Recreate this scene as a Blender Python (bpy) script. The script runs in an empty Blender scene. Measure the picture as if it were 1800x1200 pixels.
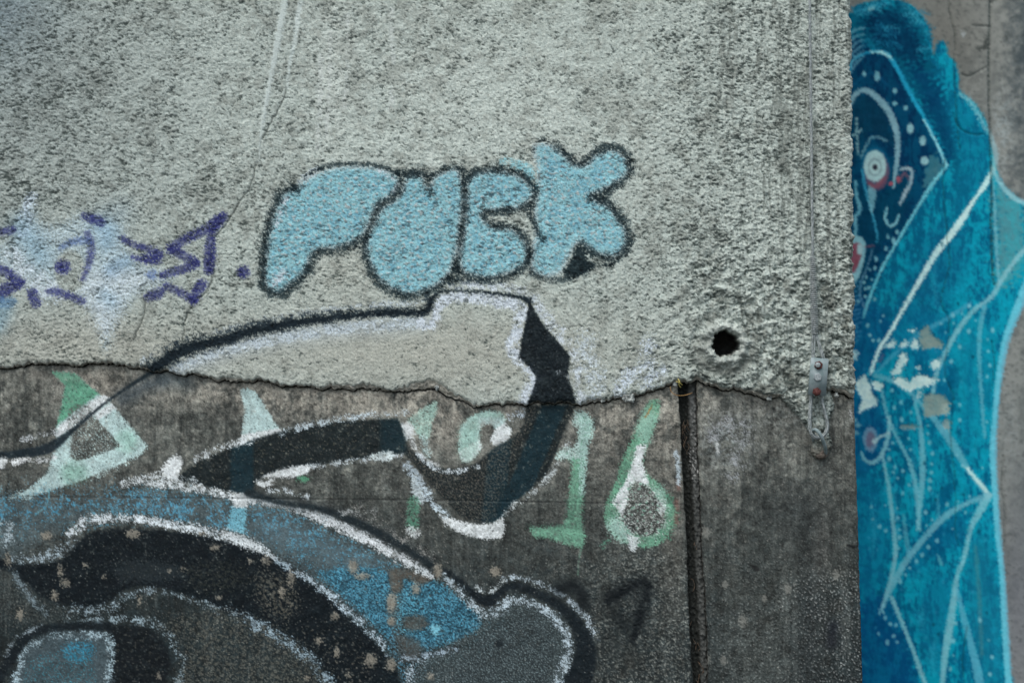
import bpy, bmesh, math, random
import numpy as np
from statistics import NormalDist
from mathutils import Vector, Matrix

random.seed(7)
scene = bpy.context.scene
COL = scene.collection

# ------------------------------------------------------------------ camera
F = 2500.0                 # focal length in wall units (one unit of the tracing sheet is 1.2 mm on the wall)
D = 3.0
YAW = math.radians(5.0)
CAM = np.array([D * math.tan(YAW), -D, 0.0])
FW = np.array([-math.sin(YAW), math.cos(YAW), 0.0])
RT = np.array([math.cos(YAW), math.sin(YAW), 0.0])

cam_data = bpy.data.cameras.new("camera")
cam = bpy.data.objects.new("camera", cam_data)
COL.objects.link(cam)
cam.location = CAM
cam.rotation_euler = (math.radians(90), 0, YAW)
cam_data.sensor_width = 36.0
cam_data.lens = 50.0
cam_data.clip_start = 0.05
cam_data.clip_end = 400.0
cam_data.dof.use_dof = True
cam_data.dof.focus_distance = 2.98
cam_data.dof.aperture_fstop = 2.0
scene.camera = cam

# ------------------------------------------------------------------ light: open shade under a cloudy sky
SUN_EL, SUN_AZ = math.radians(58), math.radians(200)    # azimuth clockwise from +Y
w = bpy.data.worlds.new("World")
scene.world = w
w.use_nodes = True
nt = w.node_tree
nt.nodes.clear()
wo = nt.nodes.new("ShaderNodeOutputWorld")
bg = nt.nodes.new("ShaderNodeBackground")
sky = nt.nodes.new("ShaderNodeTexSky")
sky.sky_type = 'NISHITA'
sky.sun_disc = False
sky.sun_elevation = SUN_EL
sky.sun_rotation = SUN_AZ
sky.dust_density = 4.0
sky.air_density = 1.0
sky.ozone_density = 1.5
hs = nt.nodes.new("ShaderNodeHueSaturation")
hs.inputs["Saturation"].default_value = 0.78
hs.inputs["Hue"].default_value = 0.47
nt.links.new(sky.outputs[0], hs.inputs["Color"])
nt.links.new(hs.outputs[0], bg.inputs[0])
bg.inputs[1].default_value = 0.14
nt.links.new(bg.outputs[0], wo.inputs[0])

sun_d = bpy.data.lights.new("sun", 'SUN')
sun = bpy.data.objects.new("sun", sun_d)
COL.objects.link(sun)
sun_d.energy = 1.1
sun_d.angle = math.radians(32)
sun_d.color = (1.0, 0.985, 0.96)
sdir = Vector((math.sin(SUN_AZ) * math.cos(SUN_EL), math.cos(SUN_AZ) * math.cos(SUN_EL), math.sin(SUN_EL)))
sun.rotation_euler = sdir.to_track_quat('Z', 'Y').to_euler()

scene.view_settings.view_transform = 'Standard'
scene.view_settings.look = 'None'
scene.view_settings.gamma = 1.0
scene.view_settings.exposure = 0.48
scene.view_settings.use_curve_mapping = False

# ------------------------------------------------------------------ tagging helpers
def tag(o, label=None, cat=None, group=None, kind=None):
    if label: o["label"] = label
    if cat: o["category"] = cat
    if group: o["group"] = group
    if kind: o["kind"] = kind
    return o

def empty(name, loc, parent=None):
    o = bpy.data.objects.new(name, None)
    COL.objects.link(o)
    o.empty_display_size = 0.05
    o.location = loc
    if parent is not None:
        o.parent = parent
    return o

def P(u, v, y):
    """sheet coordinates (u right, v down) to the point of the plane at depth y"""
    a = (np.asarray(u, float) - 900.0) / F
    b = -(np.asarray(v, float) - 600.0) / F
    dx = FW[0] + a * RT[0]
    dy = FW[1] + a * RT[1]
    t = (y - CAM[1]) / dy
    return np.stack([CAM[0] + dx * t, np.zeros_like(t) + y, b * t], -1)

# ------------------------------------------------------------------ noise on the tracing sheet
MX, MY = 100, 80
W, H = 1800 + 2 * MX, 1200 + 2 * MY
rng = np.random.default_rng(11)
_kx = np.fft.rfftfreq(W)[None, :]
_ky = np.fft.fftfreq(H)[:, None]

def band(lx, ly=None, bw=0.45, ang=0.0):
    ly = ly or lx
    ca, sa = math.cos(ang), math.sin(ang)
    kx = _kx * ca + _ky * sa
    ky = -_kx * sa + _ky * ca
    r = np.sqrt((kx * lx) ** 2 + (ky * ly) ** 2) + 1e-9
    f = np.exp(-(np.log(r) / bw) ** 2 / 2).astype(np.float32)
    z = np.fft.rfft2(rng.standard_normal((H, W), dtype=np.float32)) * f
    n = np.fft.irfft2(z, s=(H, W)).astype(np.float32)
    return n / n.std()

def fbm(lmax, p=1.6, ax=1.0, ay=1.0, lmin=2.0):
    r = np.sqrt((_kx * ax) ** 2 + (_ky * ay) ** 2) + 1e-9
    f = (1.0 / (r + 1.0 / lmax)) ** p * np.exp(-(r * lmin) ** 2)
    f[0, 0] = 0
    z = np.fft.rfft2(rng.standard_normal((H, W), dtype=np.float32)) * f.astype(np.float32)
    n = np.fft.irfft2(z, s=(H, W)).astype(np.float32)
    return n / n.std()

def sm(x):
    x = np.clip(x, 0, 1)
    return x * x * (3 - 2 * x)

def sstep(a, b, x):
    return sm((x - a) / (b - a))

UU, VV = np.meshgrid(np.arange(W, dtype=np.float32) - MX, np.arange(H, dtype=np.float32) - MY)

N3 = band(3.2)
N5 = band(5.5)
N7 = band(8.5)
N7b = band(7.0, 4.5)
N14 = band(15, 11)
N30 = band(34)
NL = fbm(400, 1.7)
NM = fbm(90, 1.5)
NS = fbm(28, 1.3)
NV = fbm(300, 1.5, ax=0.10, ay=1.2)       # vertical streaks
G = 0.62 * N3 + 0.62 * N5 + 0.45 * N7
G /= G.std()
G2 = 0.85 * N3 + 0.55 * N5 + 0.2 * N7
G2 /= G2.std()

def gauss(u, v, su, sv=None):
    sv = sv or su
    return np.exp(-((UU - u) / su) ** 2 - ((VV - v) / sv) ** 2)

# ------------------------------------------------------------------ tracing helpers
def spl(pts, n=7, closed=False):
    """Catmull-Rom through points (tuples of 2 or 3 numbers)"""
    p = np.array(pts, float)
    if closed:
        p = np.vstack([p[-1], p, p[0], p[1]])
    else:
        p = np.vstack([2 * p[0] - p[1], p, 2 * p[-1] - p[-2]])
    out = []
    for i in range(1, len(p) - 2):
        for k in range(n):
            t = k / n
            a, b, c, d = p[i - 1], p[i], p[i + 1], p[i + 2]
            out.append(0.5 * ((2 * b) + (c - a) * t + (2 * a - 5 * b + 4 * c - d) * t * t + (3 * b - a - 3 * c + d) * t ** 3))
    if not closed:
        out.append(p[-2])
    return np.array(out)

def _box(p, pad):
    x0 = int(max(0, p[:, 0].min() + MX - pad)); x1 = int(min(W, p[:, 0].max() + MX + pad + 1))
    y0 = int(max(0, p[:, 1].min() + MY - pad)); y1 = int(min(H, p[:, 1].max() + MY + pad + 1))
    return slice(y0, max(y1, y0 + 1)), slice(x0, max(x1, x0 + 1))

def line(pts, wd=None, smooth=True, pad=40, raw=False):
    """distance to a stroke, minus its half width"""
    if wd is not None:
        pts = [(q[0], q[1], wd) for q in pts]
    p = spl(pts, 5) if smooth and len(pts) > 2 else np.array(pts, float)
    pad = pad + p[:, 2].max()
    s = _box(p, pad)
    X, Y = UU[s], VV[s]
    best = np.full(X.shape, 1e6, np.float32)
    for a, b in zip(p[:-1], p[1:]):
        ex, ey = b[0] - a[0], b[1] - a[1]
        L2 = ex * ex + ey * ey + 1e-9
        t = np.clip(((X - a[0]) * ex + (Y - a[1]) * ey) / L2, 0, 1)
        d = np.hypot(X - a[0] - t * ex, Y - a[1] - t * ey)
        if raw:
            np.minimum(best, d / ((a[2] + (b[2] - a[2]) * t) * 0.5), out=best)
        else:
            np.minimum(best, d - (a[2] + (b[2] - a[2]) * t) * 0.5, out=best)
    return s, best

def poly(pts, smooth=True, pad=30):
    p = spl(pts, 5, True) if smooth else np.array(pts, float)
    s = _box(p, pad)
    X, Y = UU[s], VV[s]
    best = np.full(X.shape, 1e6, np.float32)
    ins = np.zeros(X.shape, bool)
    q = np.roll(p, -1, 0)
    for a, b in zip(p, q):
        ex, ey = b[0] - a[0], b[1] - a[1]
        L2 = ex * ex + ey * ey + 1e-9
        t = np.clip(((X - a[0]) * ex + (Y - a[1]) * ey) / L2, 0, 1)
        np.minimum(best, np.hypot(X - a[0] - t * ex, Y - a[1] - t * ey), out=best)
        if abs(ey) > 1e-9:
            c = ((a[1] > Y) != (b[1] > Y)) & (X < (Y - a[1]) * ex / ey + a[0])
            ins ^= c
    return s, np.where(ins, -best, best)

def ell(u, v, ru, rv, pad=20):
    r = max(ru, rv) + pad
    s = _box(np.array([[u - r, v - r], [u + r, v + r]]), 0)
    k = np.hypot((UU[s] - u) / ru, (VV[s] - v) / rv)
    return s, ((k - 1) * min(ru, rv)).astype(np.float32)

class Sheet:
    def __init__(self, base, pit):
        self.C = base.astype(np.float32)
        self.A = np.zeros((H, W), np.float32)
        self.I = np.zeros((H, W), np.int16)
        self.pit = pit
    def _mix(self, s, a, col):
        a = a[..., None]
        self.C[s] = self.C[s] * (1 - a) + np.array(col, np.float32) * a
        self.A[s] = np.maximum(self.A[s], a[..., 0])
    def put(self, sd, col, soft=1.5, rough=1.5, cov=1.0, op=1.0, id=0, pit=0.75, ns=None, grow=0, var=0.12, fat=0.0):
        s, d = sd
        d = d - fat
        e = -d + rough * (0.35 * N3[s] + 0.6 * N5[s] + 0.55 * N7[s])
        a = sm(e / (2 * soft) + 0.5)
        if cov < 1:
            q = -NormalDist().inv_cdf(cov)
            a = a * sm(((ns if ns is not None else G)[s] - q) / 0.55 + 0.5)
        a = a * op * (1 - pit * self.pit[s]) * (1 - var * sm(0.35 + 0.45 * NS[s] + 0.25 * N7[s]))
        self._mix(s, a, col)
        if id:
            self.I[s][d < grow] = id
    thin = 1.0
    def dust(self, pts, wd, col, c0=0.85, op=1.0, id=0, pit=0.6, k=1.9, smooth=True):
        """airy spray: speckled cover thinning out from the middle of the stroke"""
        if wd is not None:
            pts = [(q[0], q[1], wd) for q in pts]
        pts = [(q[0], q[1], q[2] * self.thin) for q in pts]
        s, r = line(pts, None, smooth, pad=60, raw=True)
        q = -NormalDist().inv_cdf(c0) + k * r * r * 0.8 + 0.42 * N30[s] + 0.3 * NM[s] + 0.45 * N14[s]
        a = sm((G2[s] - q) / 0.55 + 0.5) * op * (1 - 0.45 * sm(0.5 * N30[s] + 0.4 * NM[s] + 0.25 * N14[s])) * (1 - pit * self.pit[s])
        a[r > 2.2] = 0
        self._mix(s, a, col)
        if id:
            self.I[s][r < 1.0] = id
    def fog(self, pts, wd, col, op=0.5):
        if wd is not None:
            pts = [(q[0], q[1], wd) for q in pts]
        s, r = line(pts, None, True, pad=60, raw=True)
        a = np.exp(-r * r * 1.3) * op
        self._mix(s, a * (0.8 + 0.2 * sm(N5[s] * .4 + .5)), col)
    def jitter(self, sd, amt, soft=3):
        """colour variation inside a shape"""
        s, d = sd
        a = sm(-d / (2 * soft) + 0.5)[..., None]
        self.C[s] += a * (amt * (0.6 * N7b[s] + 0.6 * N14[s]))[..., None]

def mixc(base, col, m):
    return base * (1 - m[..., None]) + np.array(col, np.float32) * m[..., None]

def flat(col):
    return np.ones((H, W, 3), np.float32) * np.array(col, np.float32)

# the broken lower edge of the rendered coat (as seen), and the arris of the corner
EDGE = np.array([(-1600, 640), (-300, 652), (-120, 640), (0, 646.7), (21, 648), (35, 644), (57, 638), (88, 641), (107, 640), (141, 643), (165, 637), (203, 639), (227, 644),
    (256, 647.5), (269, 652.5), (291, 651.5), (315, 657), (341, 655.5), (360, 663), (389, 670), (429, 672.5), (443, 670), (457, 666), (475, 672),
    (501, 678), (555, 679), (565, 685), (603, 682), (621, 685), (653, 683), (693, 689), (723, 686), (755, 683), (765, 685), (787, 696), (816, 704),
    (837, 715), (871, 710), (919, 709), (967, 707), (1007, 708), (1020, 711.5), (1057, 705), (1095, 697), (1105, 699), (1116, 693), (1148, 687),
    (1164, 680), (1180, 676), (1193, 667), (1205, 673), (1214, 672), (1224, 667), (1244, 679.5), (1274, 684), (1301, 687), (1328, 694), (1346, 700),
    (1367, 697), (1390, 693), (1425, 690), (1461, 687), (1478, 693), (1496, 698), (1520, 700), (1700, 700)], float)
_ex = np.arange(-1700, 1760, 1.0)
_en = np.interp(_ex, EDGE[:, 0], EDGE[:, 1])
_er = np.random.default_rng(5)
for lam, amp in ((3, 0.9), (7, 1.0), (15, 1.1)):
    k = np.arange(_ex[0], _ex[-1] + lam, lam)
    _en += np.interp(_ex, k, _er.normal(0, amp, len(k)))
def edge(u):
    return np.interp(u, _ex, _en)
_wk = np.array([(-1700, 5), (0, 3), (60, 4), (240, 3), (300, 3), (340, 3), (420, 5), (455, 4), (560, 3), (575, 6), (650, 7), (690, 3), (720, 9), (757, 13), (775, 12),
    (800, 7), (830, 5), (850, 3), (960, 3), (1000, 3), (1040, 6), (1060, 4), (1095, 5), (1130, 4), (1190, 5), (1240, 6), (1270, 5), (1330, 6), (1400, 5), (1480, 6), (1700, 6)], float)
_wn = np.interp(_ex, _wk[:, 0], _wk[:, 1]) + np.interp(_ex, np.arange(-1700, 1770, 6), _er.normal(0, 1.0, len(np.arange(-1700, 1770, 6))))
def lipw(u):
    return np.clip(np.interp(u, _ex, _wn) * 1.35 - 1.6, 0.8, 20)
_ck = np.arange(-2400, 2600, 4.0)
_cn = np.interp(_ck, np.arange(-2400, 2620, 16), _er.normal(0, 0.6, len(np.arange(-2400, 2620, 16)))) + _er.normal(0, 0.35, len(_ck))
_chip = np.zeros_like(_ck)
for _c, _a, _b in ((-20, 3, 10), (118, 4, 7), (236, 3, 12), (402, 5, 8), (455, 3, 5), (560, 4, 10), (640, 5, 6), (30, 3, 5), (330, 3, 6)):
    _chip += _a * np.exp(-((_ck - _c) / _b) ** 2)
def corner_top(v):
    return 1492 + np.asarray(v) * 0.0125 + np.interp(v, _ck, _cn) * 2.2 - np.interp(v, _ck, _chip)
def corner_low(v):
    return 1501 + (np.asarray(v) - 697) * 0.031 + np.interp(v, _ck, _cn) * 0.5
JL = np.array([(500, 1189), (680, 1191), (760, 1196), (850, 1200), (950, 1206), (1000, 1208), (1100, 1211), (1200, 1218), (1300, 1224), (1900, 1245)], float)
JR = np.array([(500, 1223), (680, 1225), (760, 1226), (850, 1231), (920, 1233), (1000, 1237), (1100, 1244), (1200, 1246), (1300, 1250), (1900, 1275)], float)
def joint_l(v):
    return np.interp(v, JL[:, 0], JL[:, 1]) + np.interp(v, _ck, _cn) * 0.9
def joint_r(v):
    return np.interp(v, JR[:, 0], JR[:, 1]) + np.interp(v, _ck[::-1] * -1, _cn) * 1.2

# =================================================================== THE RENDERED COAT: relief and colour
coarse = 0.62 + 0.30 * sstep(1060, 1260, UU) + 0.20 * sstep(450, 150, UU) * sstep(560, 300, VV) + 0.10 * gauss(800, 410, 330, 110) \
    - 0.42 * gauss(720, 620, 300, 90) - 0.10 * gauss(900, 150, 300, 120)
coarse = np.clip(coarse + 0.05 * NL, 0.05, 1.0)
NP1 = band(13, 7.0, 0.5, 0.2)
NP2 = band(22, 11.0, 0.5, -0.15)
NP3 = band(6.0, 4.0, 0.5)
NF = fbm(10, 1.25, ax=1.45, ay=0.85, lmin=0.8)
NFb = fbm(45, 1.25, ax=1.3, ay=0.8, lmin=0.9)
pitf = 0.30 * NP1 + 0.35 * NP2 * (0.3 + coarse) + 1.0 * NF + 0.42 * NFb + 0.30 * N3
pitf /= pitf.std()
thr = 1.75 - 1.25 * coarse - 0.16 * NM - 0.10 * NS
pit = sstep(thr - 0.25, thr + 0.80, pitf)
pit = pit * (1 - 0.75 * gauss(1274, 604, 44))
NG = fbm(6, 1.0, ax=1.3, ay=0.9, lmin=0.7)
finep = sstep(0.70, 1.6, NP3 * 0.35 + N3 * 0.45 + 0.6 * NG + 0.15 * NFb)
hc = (0.35 + 1.0 * coarse) * (0.16 * N5 + 0.22 * N7 + 0.30 * N14 + 0.30 * NF) + 0.10 * N3 + 0.5 * N30 * (0.3 + 0.8 * coarse)
hc = hc - (0.8 + 2.2 * coarse) * pit - 0.4 * finep               # millimetres outwards
lump = sstep(0.3, 1.6, band(21, 17) + 0.5 * N7)                  # thrown lumps towards the corner
hc += 2.2 * lump * sstep(1150, 1300, UU) * sstep(250, 520, VV) + 1.6 * N30 * sstep(1120, 1260, UU) * sstep(350, 560, VV)
hc += 1.0 * lump * sstep(1150, 1300, UU)
hc += 3.5 * sstep(-0.2, 1.0, -(hypo_ := (VV - 640 + 0.0016 * (UU - 1262) ** 2)) / 9.0) * gauss(1262, 628, 34, 16) 

base = flat((166, 177, 173))
base = mixc(base, (186, 194, 188), sm(0.5 + 0.35 * N14 + 0.2 * N7) * 0.5)
base = mixc(base, (150, 156, 150), sm(0.2 + 0.45 * NM) * 0.55)
base = mixc(base, (166, 167, 158), np.clip(gauss(760, 620, 330, 80) + gauss(150, 610, 260, 60) + 0.5 * gauss(610, 470, 90, 60), 0, 1) * 0.75)
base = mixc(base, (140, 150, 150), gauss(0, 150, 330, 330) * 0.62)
base = mixc(base, (92, 112, 128), gauss(-30, -10, 130, 130) * 0.5)  # lens vignetting of the upper left corner, painted into the coat colour
base = mixc(base, (98, 104, 100), sm((NV - 0.2) * 0.8) * sstep(1180, 1330, UU) * 0.55)
base = mixc(base, (104, 108, 102), sm(0.25 + 0.5 * NM) * sstep(1180, 1330, UU) * sstep(430, 560, VV) * 0.5)
base = mixc(base, (190, 199, 194), gauss(1270, 600, 75, 60) * 0.25 * (np.hypot(UU - 1274, VV - 604) > 30))
base = mixc(base, (192, 200, 196), gauss(585, 130, 30, 130) * 0.4 + gauss(850, 180, 200, 120) * 0.2)
base += (N3 * 6.5 + N5 * 4.5 + NF * 5)[..., None]
base = base * (1 - 0.10 * sm(0.2 + 0.5 * NM) * coarse)[..., None]
base = mixc(base, (96, 103, 100), finep * 0.62)
base = mixc(base, (54, 63, 61), pit * 0.80)  # pit colour holds dirt plus the shade under the lumps
base = base * (1 + 0.06 * gauss(820, 250, 520, 300))[..., None]
base = base * np.array((1.0, 1.005, 0.99), np.float32)
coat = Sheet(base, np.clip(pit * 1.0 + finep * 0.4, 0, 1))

# runs of cement and hair cracks
CRACKS = [[(507, 158), (497, 190), (480, 215), (464, 250), (455, 290), (443, 330), (424, 356), (405, 390), (380, 418), (377, 440), (375, 470), (374, 500),
           (343, 535), (330, 562), (325, 590), (318, 625)],
          [(262, 530), (257, 560), (246, 582), (235, 602)], [(300, 165), (306, 162), (311, 168), (318, 169)], [(120, 400), (108, 399), (140, 412)],
          [(1232, 655), (1246, 668), (1262, 674), (1288, 676)], [(26, 420), (27, 450), (22, 470)], [(1385, 686), (1400, 681), (1418, 680)]]
for c in CRACKS:
    cc = [(a + random.uniform(-2, 2), b + random.uniform(-2, 2)) for a, b in spl(c, 4)]
    s, d = line(cc, 1.6, False, 20)
    hc[s] -= 2.2 * sm(-d / 2 + 0.9)
    coat.put((s, d), (62, 68, 64), 0.9, 0.5, op=0.8)

# --- white and blue star-like spray at the left with a purple tag through it
STAR = [(58, 348), (72, 392), (110, 398), (150, 380), (178, 398), (214, 396), (224, 436), (240, 458), (300, 484), (292, 500), (252, 512), (226, 540),
        (204, 572), (191, 612), (182, 572), (160, 540), (134, 518), (112, 508), (92, 524), (74, 520), (55, 505), (30, 482), (0, 470), (-40, 460),
        (-40, 430), (0, 436), (25, 420), (36, 395)]
sd = poly(STAR, True)
hole_d = np.hypot((UU - 128) / 28, (VV - 478) / 38)
keep = coat.C.copy()
coat.put(sd, (176, 198, 206), 12, 6, cov=0.85, pit=0.5, id=6, op=0.78)
coat.put(poly([(140, 500), (200, 470), (240, 480), (296, 488), (240, 512), (215, 545), (190, 590), (165, 545)]), (202, 214, 220), 14, 6, cov=0.9, pit=0.45, op=0.6)
coat.dust([(30, 455), (70, 495), (100, 515)], 34, (198, 212, 218), 0.85)
coat.dust([(58, 350), (50, 385), (45, 410)], 22, (188, 204, 214), 0.85)
coat.fog([(40, 400), (60, 425), (75, 450)], 55, (120, 165, 190), 0.4)
coat.fog([(185, 400), (195, 410), (192, 425)], 45, (130, 172, 200), 0.5)
coat.fog([(200, 475), (225, 460)], 34, (120, 160, 195), 0.45)
coat.fog([(190, 520), (200, 530)], 34, (130, 172, 200), 0.35)
coat.fog([(180, 395), (215, 375)], 60, (140, 170, 190), 0.25)
coat.fog([(-20, 545), (10, 540), (0, 570)], 40, (120, 165, 190), 0.5)
m = sm((1.15 - hole_d) * 3)
coat.C = coat.C * (1 - m[..., None]) + keep * m[..., None]
PU = (42, 47, 104)
BL = (88, 112, 158)
pt = dict(soft=2.6, rough=2.2, pit=0.35, id=5, grow=3, fat=2.4, var=0.4, cov=0.93)
coat.put(line([(-30, 404), (0, 408), (27, 405)], 8), PU, op=0.8, **pt)
coat.put(line([(154, 381, 8), (168, 386, 13), (182, 392, 12)]), PU, op=0.9, **pt)
coat.put(line([(158, 412, 7), (165, 432, 9), (163, 455, 8), (158, 474, 6), (150, 490, 5)]), PU, op=0.72, **pt)
coat.put(line([(112, 437, 4), (128, 428, 6), (145, 424, 9), (160, 425, 8)]), BL, op=0.75, **pt)
coat.put(ell(115, 470, 11, 10), PU, op=0.95, **pt)
coat.put(line([(220, 420, 6), (240, 431, 5), (262, 437, 8), (283, 448, 9)]), PU, op=0.8, **pt)
coat.put(line([(238, 453, 3), (256, 455, 7), (276, 453, 15), (283, 448, 14)]), PU, op=0.85, **pt)
coat.put(line([(262, 456, 12), (280, 459, 9)]), PU, op=0.7, **pt)
coat.put(line([(396, 381, 9), (385, 390, 15), (362, 406, 11), (330, 421, 11), (306, 437, 13)]), PU, op=0.93, **pt)
coat.put(line([(306, 440, 13), (326, 450, 11), (346, 462, 12)]), PU, op=0.88, **pt)
coat.put(line([(346, 465, 11), (322, 474, 10), (290, 484, 8)]), PU, op=0.84, **pt)
coat.put(line([(390, 390, 12), (378, 405, 10)]), PU, op=0.9, **pt)
coat.put(line([(374, 410, 8), (372, 440, 15), (370, 473, 15)]), PU, op=0.93, **pt)
coat.put(ell(271, 483, 7, 6), BL, op=0.8, **pt)
coat.put(line([(265, 522, 10), (278, 518, 13), (288, 512, 9)]), PU, op=0.9, **pt)
coat.put(line([(296, 503, 8), (320, 514, 9), (345, 528, 9)]), PU, op=0.82, **pt)
coat.put(line([(343, 527, 11), (350, 512, 13), (358, 500, 14)]), PU, op=0.93, **pt)
coat.put(line([(-30, 452, 11), (0, 470, 9), (20, 482, 12), (42, 497, 9)]), PU, op=0.88, **pt)
coat.put(line([(38, 499, 13), (20, 506, 17), (4, 518, 16)]), PU, op=0.85, **pt)
coat.put(line([(2, 528, 12), (15, 533, 13), (26, 530, 10)]), (80, 120, 158), op=0.8, **pt)
coat.put(line([(61, 515, 12), (68, 532, 13)]), PU, op=0.93, **pt)
coat.put(line([(90, 513, 5), (105, 513, 9), (125, 520, 8), (150, 530, 6)]), PU, op=0.82, **pt)
coat.put(ell(431, 479, 8.5, 8.5), PU, op=0.95, **pt)

# --- grey-white spray that runs round the arrow outline
coat.thin = 0.8
GW = (186, 200, 206)
coat.fog([(320, 650), (420, 612), (560, 585), (740, 568)], 40, (165, 180, 190), 0.38)
coat.dust([(300, 652), (340, 635), (420, 610), (560, 582), (660, 571), (745, 566)], 26, GW, 0.72)
coat.dust([(255, 636), (320, 606), (400, 582), (520, 556), (640, 541), (735, 530), (752, 505)], 22, GW, 0.5)
coat.dust([(745, 566), (762, 566), (768, 542), (782, 524), (830, 522), (880, 528), (916, 540), (918, 556), (908, 585), (902, 618), (928, 646), (938, 664), (932, 688), (922, 706)], 25, (200, 212, 220), 0.93)
coat.dust([(760, 500), (800, 500), (880, 505), (930, 520), (950, 545), (985, 588), (1015, 628), (1014, 660), (1022, 700)], 26, (196, 208, 214), 0.72)
coat.dust([(1030, 600), (1040, 640), (1050, 690)], 60, (196, 210, 216), 0.42)
coat.dust([(1140, 605), (1135, 640), (1150, 655), (1105, 660), (1090, 690)], 40, (196, 210, 220), 0.6)
coat.dust([(1160, 655), (1140, 670)], 40, (196, 210, 220), 0.55)

coat.thin = 1.0
# --- bubble letters
LP = [(536, 316), (520, 327), (500, 339), (484, 370), (472, 410), (467, 455), (465, 492), (476, 512), (495, 518), (517, 502), (540, 482), (551, 456),
      (566, 442), (595, 439), (625, 429), (645, 414), (659, 383), (671, 362), (694, 347), (706, 327), (701, 308), (670, 296), (630, 292), (592, 294), (560, 304)]
LU = [(709, 325), (716, 308), (742, 306), (754, 326), (762, 312), (782, 300), (804, 297), (815, 317), (818, 355), (813, 405), (805, 450), (791, 485), (765, 507),
      (730, 520), (700, 516), (668, 497), (650, 467), (642, 442), (646, 415), (660, 384), (672, 363), (696, 348)]
LC = [(820, 318), (836, 303), (867, 297), (900, 302), (927, 316), (941, 336), (934, 355), (910, 369), (880, 372), (853, 376), (855, 387), (872, 397),
      (900, 401), (920, 415), (932, 437), (929, 462), (910, 477), (872, 490), (840, 490), (812, 478), (805, 450), (814, 405), (817, 355)]
LK = [(937, 262), (944, 300), (942, 335), (938, 380), (940, 412), (934, 440), (934, 474), (955, 488), (985, 482), (1000, 458), (1018, 430), (1042, 446), (1072, 455), (1093, 446),
      (1105, 425), (1101, 400), (1087, 380), (1072, 361), (1046, 347), (1060, 340), (1085, 326), (1104, 310), (1107, 290), (1097, 272), (1070, 262),
      (1044, 273), (1030, 287), (1012, 288), (996, 274), (976, 258), (952, 252)]
FILL = (138, 192, 200)
for i, L in ((4, LK), (3, LC), (2, LU), (1, LP)):
    sd = poly(L)
    coat.put(sd, (170, 192, 196), 3, 2, pit=0.5, op=0.75, grow=7, id=i)
    coat.put((sd[0], sd[1] + 7), FILL, 5, 3, pit=0.8, op=0.93, var=0.22)
    coat.put((sd[0], sd[1] + 9), (88, 154, 178), 7, 6, cov=0.42, pit=0.3, ns=NF * .6 + NS * .7, op=0.6)
    coat.put((sd[0], sd[1] + 16), (172, 176, 174), 4, 6, cov=0.15, pit=0.3, ns=N14 * .9 + N7 * .5, op=0.8)
coat.dust([(890, 290), (925, 300), (945, 330)], 22, FILL, 0.85)
coat.dust([(500, 480), (482, 500)], 14, (190, 205, 212), 0.8)
coat.dust([(560, 300), (530, 318), (505, 350), (488, 395)], 12, (196, 210, 216), 0.7)
coat.dust([(670, 303), (700, 320), (694, 338)], 10, (200, 212, 218), 0.7)
OL = (16, 31, 36)
def outline(pts, wd, op=0.95, id=0):
    coat.dust(pts, wd * 2.0, OL, 0.80, op * 0.7, pit=0.0, k=2.0)
    coat.put(line(pts, wd * 0.62), OL, 4.6, 3.0, pit=0.0, op=op * 0.88, id=id, var=0.5)
outline([(521, 331), (512, 334)], 13)
outline([(518, 331), (500, 339), (484, 370), (472, 410), (467, 455), (465, 492), (476, 512), (495, 519), (517, 503), (540, 482), (551, 456),
         (566, 442), (595, 440), (625, 429), (645, 415), (659, 384), (671, 362), (694, 347), (707, 327), (702, 307)], 10)
outline([(702, 307), (670, 294), (630, 290), (592, 290), (565, 298)], 4.5, 0.85)
coat.dust([(565, 298), (545, 308), (530, 316)], 8, OL, 0.5)
outline([(700, 305), (715, 306), (742, 304), (752, 312)], 11)
outline([(748, 308), (753, 322), (758, 341)], 10, 0.85)
outline([(752, 312), (766, 306), (782, 298), (804, 296), (815, 305)], 6)
outline([(814, 300), (817, 325), (818, 355), (813, 405), (806, 450), (794, 485), (766, 508), (730, 521), (700, 517), (668, 497), (650, 467), (642, 442), (645, 415)], 9.5)
outline([(818, 325), (822, 316), (836, 303), (867, 297), (900, 302), (927, 316), (942, 336), (935, 356), (910, 370), (880, 372), (854, 376), (856, 387), (872, 397),
         (900, 401), (920, 415), (932, 437), (929, 463), (910, 478), (872, 491), (840, 491), (812, 480), (804, 460)], 9)
outline([(790, 488), (805, 492), (806, 470)], 13)
outline([(935, 362), (935, 382), (945, 405), (955, 422)], 6.5, 0.9)
outline([(931, 440), (930, 470), (940, 482), (972, 492), (1000, 489), (1030, 478)], 6, 0.75)
coat.put(poly([(1017, 432), (1030, 446), (1034, 458), (1048, 466), (1030, 482), (1000, 488), (990, 478), (1002, 460)]), OL, 2.5, 2.5, pit=0, op=0.93, id=4)
outline([(1018, 432), (1042, 447), (1072, 456), (1094, 447), (1106, 425), (1102, 400), (1087, 380), (1072, 361), (1048, 348), (1036, 347)], 10)
outline([(1040, 346), (1060, 340), (1085, 326), (1104, 310), (1108, 290), (1098, 271), (1070, 260), (1042, 273), (1028, 287), (1012, 288), (996, 273), (976, 256)], 9)
coat.dust([(976, 256), (955, 248), (940, 254), (938, 280)], 10, OL, 0.4)
coat.dust([(1050, 470), (1075, 464)], 12, OL, 0.55)

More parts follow.
